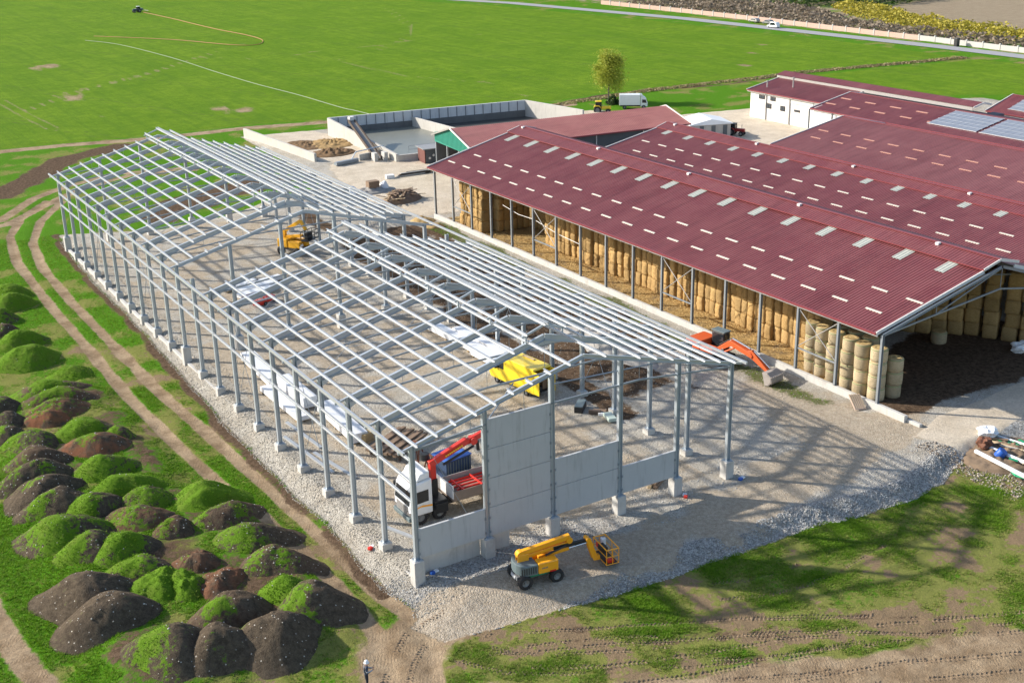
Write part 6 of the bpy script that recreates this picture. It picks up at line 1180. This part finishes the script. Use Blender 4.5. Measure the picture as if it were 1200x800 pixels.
thicket('brown_scrub', 'band of bare brown scrub behind the far wall', [(229.5, 290), (229.3, 224), (229.2, 183), (229.3, 126), (236, 126), (238, 170), (247, 205), (262, 240), (262, 285)], 9000, 2.2, (.19, .145, .105), (.30, .24, .17), .8, 1)
thicket('yellow_reeds', 'band of yellow reeds behind the brown scrub', [(240, 130), (241, 168), (248, 190), (258, 215), (272, 236), (279, 225), (262, 190), (256, 168), (254, 130)], 7000, 2.4, (.30, .27, .03), (.48, .40, .05), .7, 2)
thicket('green_thicket', 'mass of green bushes at the top edge beyond the reeds', [(262, 240), (276, 240), (285, 226), (330, 232), (360, 250), (330, 290), (275, 290)], 9000, 5.5, (.035, .075, .015), (.10, .15, .03), 1.1, 3)
thicket('dry_grass_bank', 'pale dry growth along the field margin', [(96, 139.6), (127, 143), (166, 141), (211, 134), (211, 131), (166, 138.5), (127, 140), (96, 137.5)], 5000, .5, (.25, .2, .09), (.38, .31, .15), .35, 6, 'dry grass')
# ------------------------------------------------------------------ grass tufts and stones
def grass_mat():
    m = bpy.data.materials.new('grass_blades'); t = NT(m); at = t.n('Attribute', attribute_name='rnd'); s_ = t.n('SeparateColor', {0: at.outputs['Color']}); c = t.mix(s_.outputs[0], (.115, .245, .010), (.19, .335, .018)); c = t.mix(s_.outputs[1], c, (.34, .31, .11)); t.set(t.b.inputs['Base Color'], c); t.b.inputs['Roughness'].default_value = .75; t.b.inputs['Specular IOR Level'].default_value = .25
    tl = t.n('BsdfTranslucent', {'Color': c}); mx = t.n('MixShader', {0: .42, 1: t.b.outputs[0], 2: tl.outputs[0]}); t.t.links.new(mx.outputs[0], t.out.inputs[0]); return m
rng = np.random.default_rng(9)
def rpts(n, x0, x1, y0, y1): return rng.uniform(x0, x1, n), rng.uniform(y0, y1, n)
X = []; Y = []
for n_, b in ((120000, (-30, 1, -16, 45)), (26000, (-26, 2, 45, 100)), (190000, (-4, 48, -24, -5)), (9000, (38, 44, -4, 76))):
    a, b_ = rpts(n_, *b); X.append(a); Y.append(b_)
X = np.concatenate(X); Y = np.concatenate(Y); mm = masks(X, Y)
cov = mm['lush'] * 1.0 + (fbm(X * .8, Y * .8, 3) - .5) * .8
keep = (cov > .20 + .42 * rng.random(len(X))) & (mm['gravel'] + (fbm(X * 2, Y * 2, 2) - .5) * .7 < .42) & (mm['dirt'] < .35) & (mm['soil'] < .4) & (mm['conc'] < .4)
keep |= (mm['weeds'] > .45) & (rng.random(len(X)) < .30) & (X > 38)
GXp, GYp, GZp = X[keep], Y[keep], mm['z'][keep]; LU = np.clip(cov[keep], 0, 1)
hx = []; hy = []; hz_ = []; hl = []
for (wx, wy, z, g_, sto) in heap_pts:
    n_ = int(2600 * np.clip(g_.mean() - .25, 0, 1)); 
    if n_ < 30: continue
    w_ = np.clip(g_ - .45, 0, 1) ** 1.2 * np.tile(np.linspace(0, 1, 28), 84); w_ = w_ / w_.sum(); q = rng.choice(len(wx), n_, p=w_); jx, jy = rng.normal(0, .10, n_), rng.normal(0, .10, n_); hx.append(wx[q] + jx); hy.append(wy[q] + jy); hz_.append(z[q] - .04); hl.append(.35 + .5 * g_[q])
hx = np.concatenate(hx); hy = np.concatenate(hy); hz_ = np.concatenate(hz_); hl = np.concatenate(hl)
def tufts(name, lab, X, Y, Z, LU, hmin, hmax, blades=5, wd=.035):
    n = len(X); V = np.zeros((n, blades, 3, 3)); a0 = rng.random(n) * 6.283
    for b in range(blades):
        a = a0 + b * 6.283 / blades + rng.normal(0, .3, n); h = (hmin + (hmax - hmin) * rng.random(n)) * (.6 + .6 * LU); ln = h * (.5 + 1.1 * rng.random(n)); c, s = np.cos(a), np.sin(a); r_ = .03 * rng.random(n)
        V[:, b, 0] = np.stack([X + c * r_ - s * wd, Y + s * r_ + c * wd, Z - .02], 1); V[:, b, 1] = np.stack([X + c * r_ + s * wd, Y + s * r_ - c * wd, Z - .02], 1); V[:, b, 2] = np.stack([X + c * (r_ + ln), Y + s * (r_ + ln), Z + h], 1)
    F = np.arange(n * blades * 3).reshape(-1, 3); r1 = np.repeat(rng.random(n), blades * 3); r2 = np.repeat(np.clip(.95 - 1.25 * LU + .25 * rng.normal(0, 1, n), 0, 1), blades * 3); A_ = np.stack([r1, r2, r1, np.ones_like(r1)], 1)
    o = link(name, np_mesh(name, V.reshape(-1, 3), F, 3, {'rnd': A_}), GRASSM); tag(o, lab, 'grass', kind='stuff')
GRASSM = grass_mat()
tufts('grass', 'rough green and dry grass beside the tracks and in front of the gravel pad', GXp, GYp, GZp, LU, .05, .12, 5, .026); tufts('heap_grass', 'short green grass growing over the soil heaps', hx, hy, hz_, hl, .03, .075, 5, .022)
print('tufts', len(GXp), len(hx))
# stones: crushed rock on the bank, the pad edge and scattered over the heaps
def stones(name, lab, X, Y, Z, s0, s1, mat):
    n = len(X); base = np.array([(1, 0, 0), (-1, 0, 0), (0, 1, 0), (0, -1, 0), (0, 0, .8), (0, 0, -.8)]); T = np.array([(0, 2, 4), (2, 1, 4), (1, 3, 4), (3, 0, 4), (2, 0, 5), (1, 2, 5), (3, 1, 5), (0, 3, 5)]); s = s0 + (s1 - s0) * rng.random(n) ** 2; V = base[None] * (1 + .45 * rng.normal(0, 1, (n, 6, 1)).clip(-1, 1)) * s[:, None, None]; a = rng.random(n) * 6.283; c, sn = np.cos(a)[:, None], np.sin(a)[:, None]; x = V[..., 0] * c - V[..., 1] * sn; y = V[..., 0] * sn + V[..., 1] * c; V = np.stack([x + X[:, None], y + Y[:, None], V[..., 2] + (Z + s * .25)[:, None]], -1).reshape(-1, 3); F = (T[None] + 6 * np.arange(n)[:, None, None]).reshape(-1, 3); r_ = np.repeat(rng.random(n), 6); o = link(name, np_mesh(name, V, F, 3, {'rnd': np.stack([r_, r_, r_, np.ones_like(r_)], 1)}), mat); tag(o, lab, 'stones', kind='stuff')
def stone_mat(name, a, b):
    m = bpy.data.materials.new(name); t = NT(m); at = t.n('Attribute', attribute_name='rnd'); c = t.mix(t.n('SeparateColor', {0: at.outputs['Color']}).outputs[0], a, b); t.set(t.b.inputs['Base Color'], c); t.b.inputs['Roughness'].default_value = .9; return m
X, Y = rpts(150000, -3, 41, -10, 1.5); mm = masks(X, Y); k_ = (mm['sd'] > -.15) & (rng.random(len(X)) < np.where(mm['sd'] < 1.7, .95, np.where(X < 12, .25, .05)) * np.where(X < 1.5, .35, 1)) & (mm['sandy'] < .62)
stones('crushed_rock', 'grey crushed rock along the front bank of the pad', X[k_], Y[k_], mm['z'][k_], .022, .075, stone_mat('grey_crushed_rock', (.18, .175, .17), (.56, .55, .52)))
X, Y = rpts(60000, -2.4, 2.2, -3, 96); mm = masks(X, Y); k2 = (mm['sd'] > -.25) & (rng.random(len(X)) < np.where(X < .9, .8, .3)); stones('pale_rock', 'pale limestone rubble along the left footings', X[k2], Y[k2], mm['z'][k2], .02, .065, stone_mat('pale_limestone', (.30, .275, .23), (.52, .48, .41)))
X, Y = rpts(14000, 2, 41, 1, 60); mm = masks(X, Y); k3 = mm['gravel'] > .6; stones('pad_rock', 'loose stones scattered over the pad', X[k3], Y[k3], mm['z'][k3], .02, .06, stone_mat('pad_stone', (.28, .25, .2), (.58, .54, .46)))
X, Y = rpts(5200, 40, 48, -13, -4); mm = masks(X, Y); k4 = mm['conc'] < .4; stones('rubble_rock', 'mixed rubble around the pipes at the right edge', X[k4], Y[k4], mm['z'][k4], .015, .11, stone_mat('rubble_stone', (.12, .08, .05), (.5, .45, .38)))
hs = [(wx, wy, z, sto) for (wx, wy, z, g_, sto) in heap_pts]; SX = []; SY = []; SZ = []
for wx, wy, z, sto in hs:
    n_ = int(8 + 60 * sto); q = rng.integers(0, len(wx), n_); SX.append(wx[q]); SY.append(wy[q]); SZ.append(z[q])
stones('heap_stones', 'white stones dotted over the soil heaps', np.concatenate(SX), np.concatenate(SY), np.concatenate(SZ) - .01, .015, .075, stone_mat('white_field_stone', (.24, .21, .17), (.58, .55, .49)))
print('stones', k_.sum(), k2.sum())

# tyre prints: pressed clods in two rows along each rut
TV = []; TF = []
def tread(pts, off, st=.24, wd=.34):
    for (ax, ay), (bx, by) in zip(pts[:-1], pts[1:]):
        L_ = math.hypot(bx - ax, by - ay); ux, uy = (bx - ax) / L_, (by - ay) / L_; n_ = int(L_ / st)
        for k in range(n_):
            if vnoise(np.array([(ax + ux * k * st) * .6 + off * 9]), np.array([(ay + uy * k * st) * .6]))[0] < .33: continue
            for s in (-1, 1):
                cx = ax + ux * (k + .5 * (s > 0)) * st - uy * (off + s * wd * .26); cy = ay + uy * (k + .5 * (s > 0)) * st + ux * (off + s * wd * .26)
                a = math.atan2(uy, ux) + s * .9 + random.uniform(-.25, .25); l = wd * random.uniform(.18, .34); b = random.uniform(.025, .05); c, d = math.cos(a), math.sin(a); n = len(TV); z = 0.0; h = random.uniform(.03, .075)
                for i, j, q in ((-l, -b, 0), (l, -b, 0), (l, b, 0), (-l, b, 0), (-l * .8, 0, 1), (l * .8, 0, 1)): TV.append((cx + c * i - d * j, cy + d * i + c * j, -.03 + q * (h + .03)))
                TF.extend([(n, n + 1, n + 5), (n, n + 5, n + 4), (n + 2, n + 3, n + 4), (n + 2, n + 4, n + 5), (n + 1, n + 2, n + 5), (n + 3, n, n + 4)])
for i, p in enumerate(RUTS):
    tread(p, 0.0); 
    if i in (0, 1, 5, 6): tread(p, 1.9 if i != 1 else -1.7)
for off in (-2.2, -.4, 1.6, 3.2): tread([(0.3, -12.9), (4, -15.2), (8.7, -17.0), (13.8, -18.6), (19.2, -20.4), (26, -23.6), (36, -28)], -off, .27, .45)
for off in (-.7, .7): tread(EXIT, off, .26, .42)
for off in (-.35, .35): tread(BL_ROAD[2:6], -2.1 + off * .4, .27, .4)
TV = np.array(TV); TV[:, 2] += ground_z(TV[:, 0], TV[:, 1])
o = link('tyre_print_clods', np_mesh('tyre_print_clods', TV, np.array(TF), 3), M('pressed_earth', (.20, .145, .095), .95, 0, .35, 4)); tag(o, 'rows of pressed earth clods in the tyre tracks', 'clods', kind='stuff')

sb = empty('scrap_boards', (46.2, -9.2, -.75), 0, 'loose scrap boards and strips strewn over the rubbish heap', 'scrap')
for k in range(22):
    x, y, a, l = random.uniform(-2.2, 1.8), random.uniform(-2.6, 3.2), random.uniform(-2.2, -.6), random.uniform(.4, 1.5); z = random.uniform(.05, .4)
    MB().bar((x, y, z), (x + l * math.cos(a), y + l * math.sin(a), z + random.uniform(-.1, .15)), random.uniform(.08, .3), .05).build('board', random.choice([woodm, woodl, white_pl, rust_d, greenp, concm]), sb)
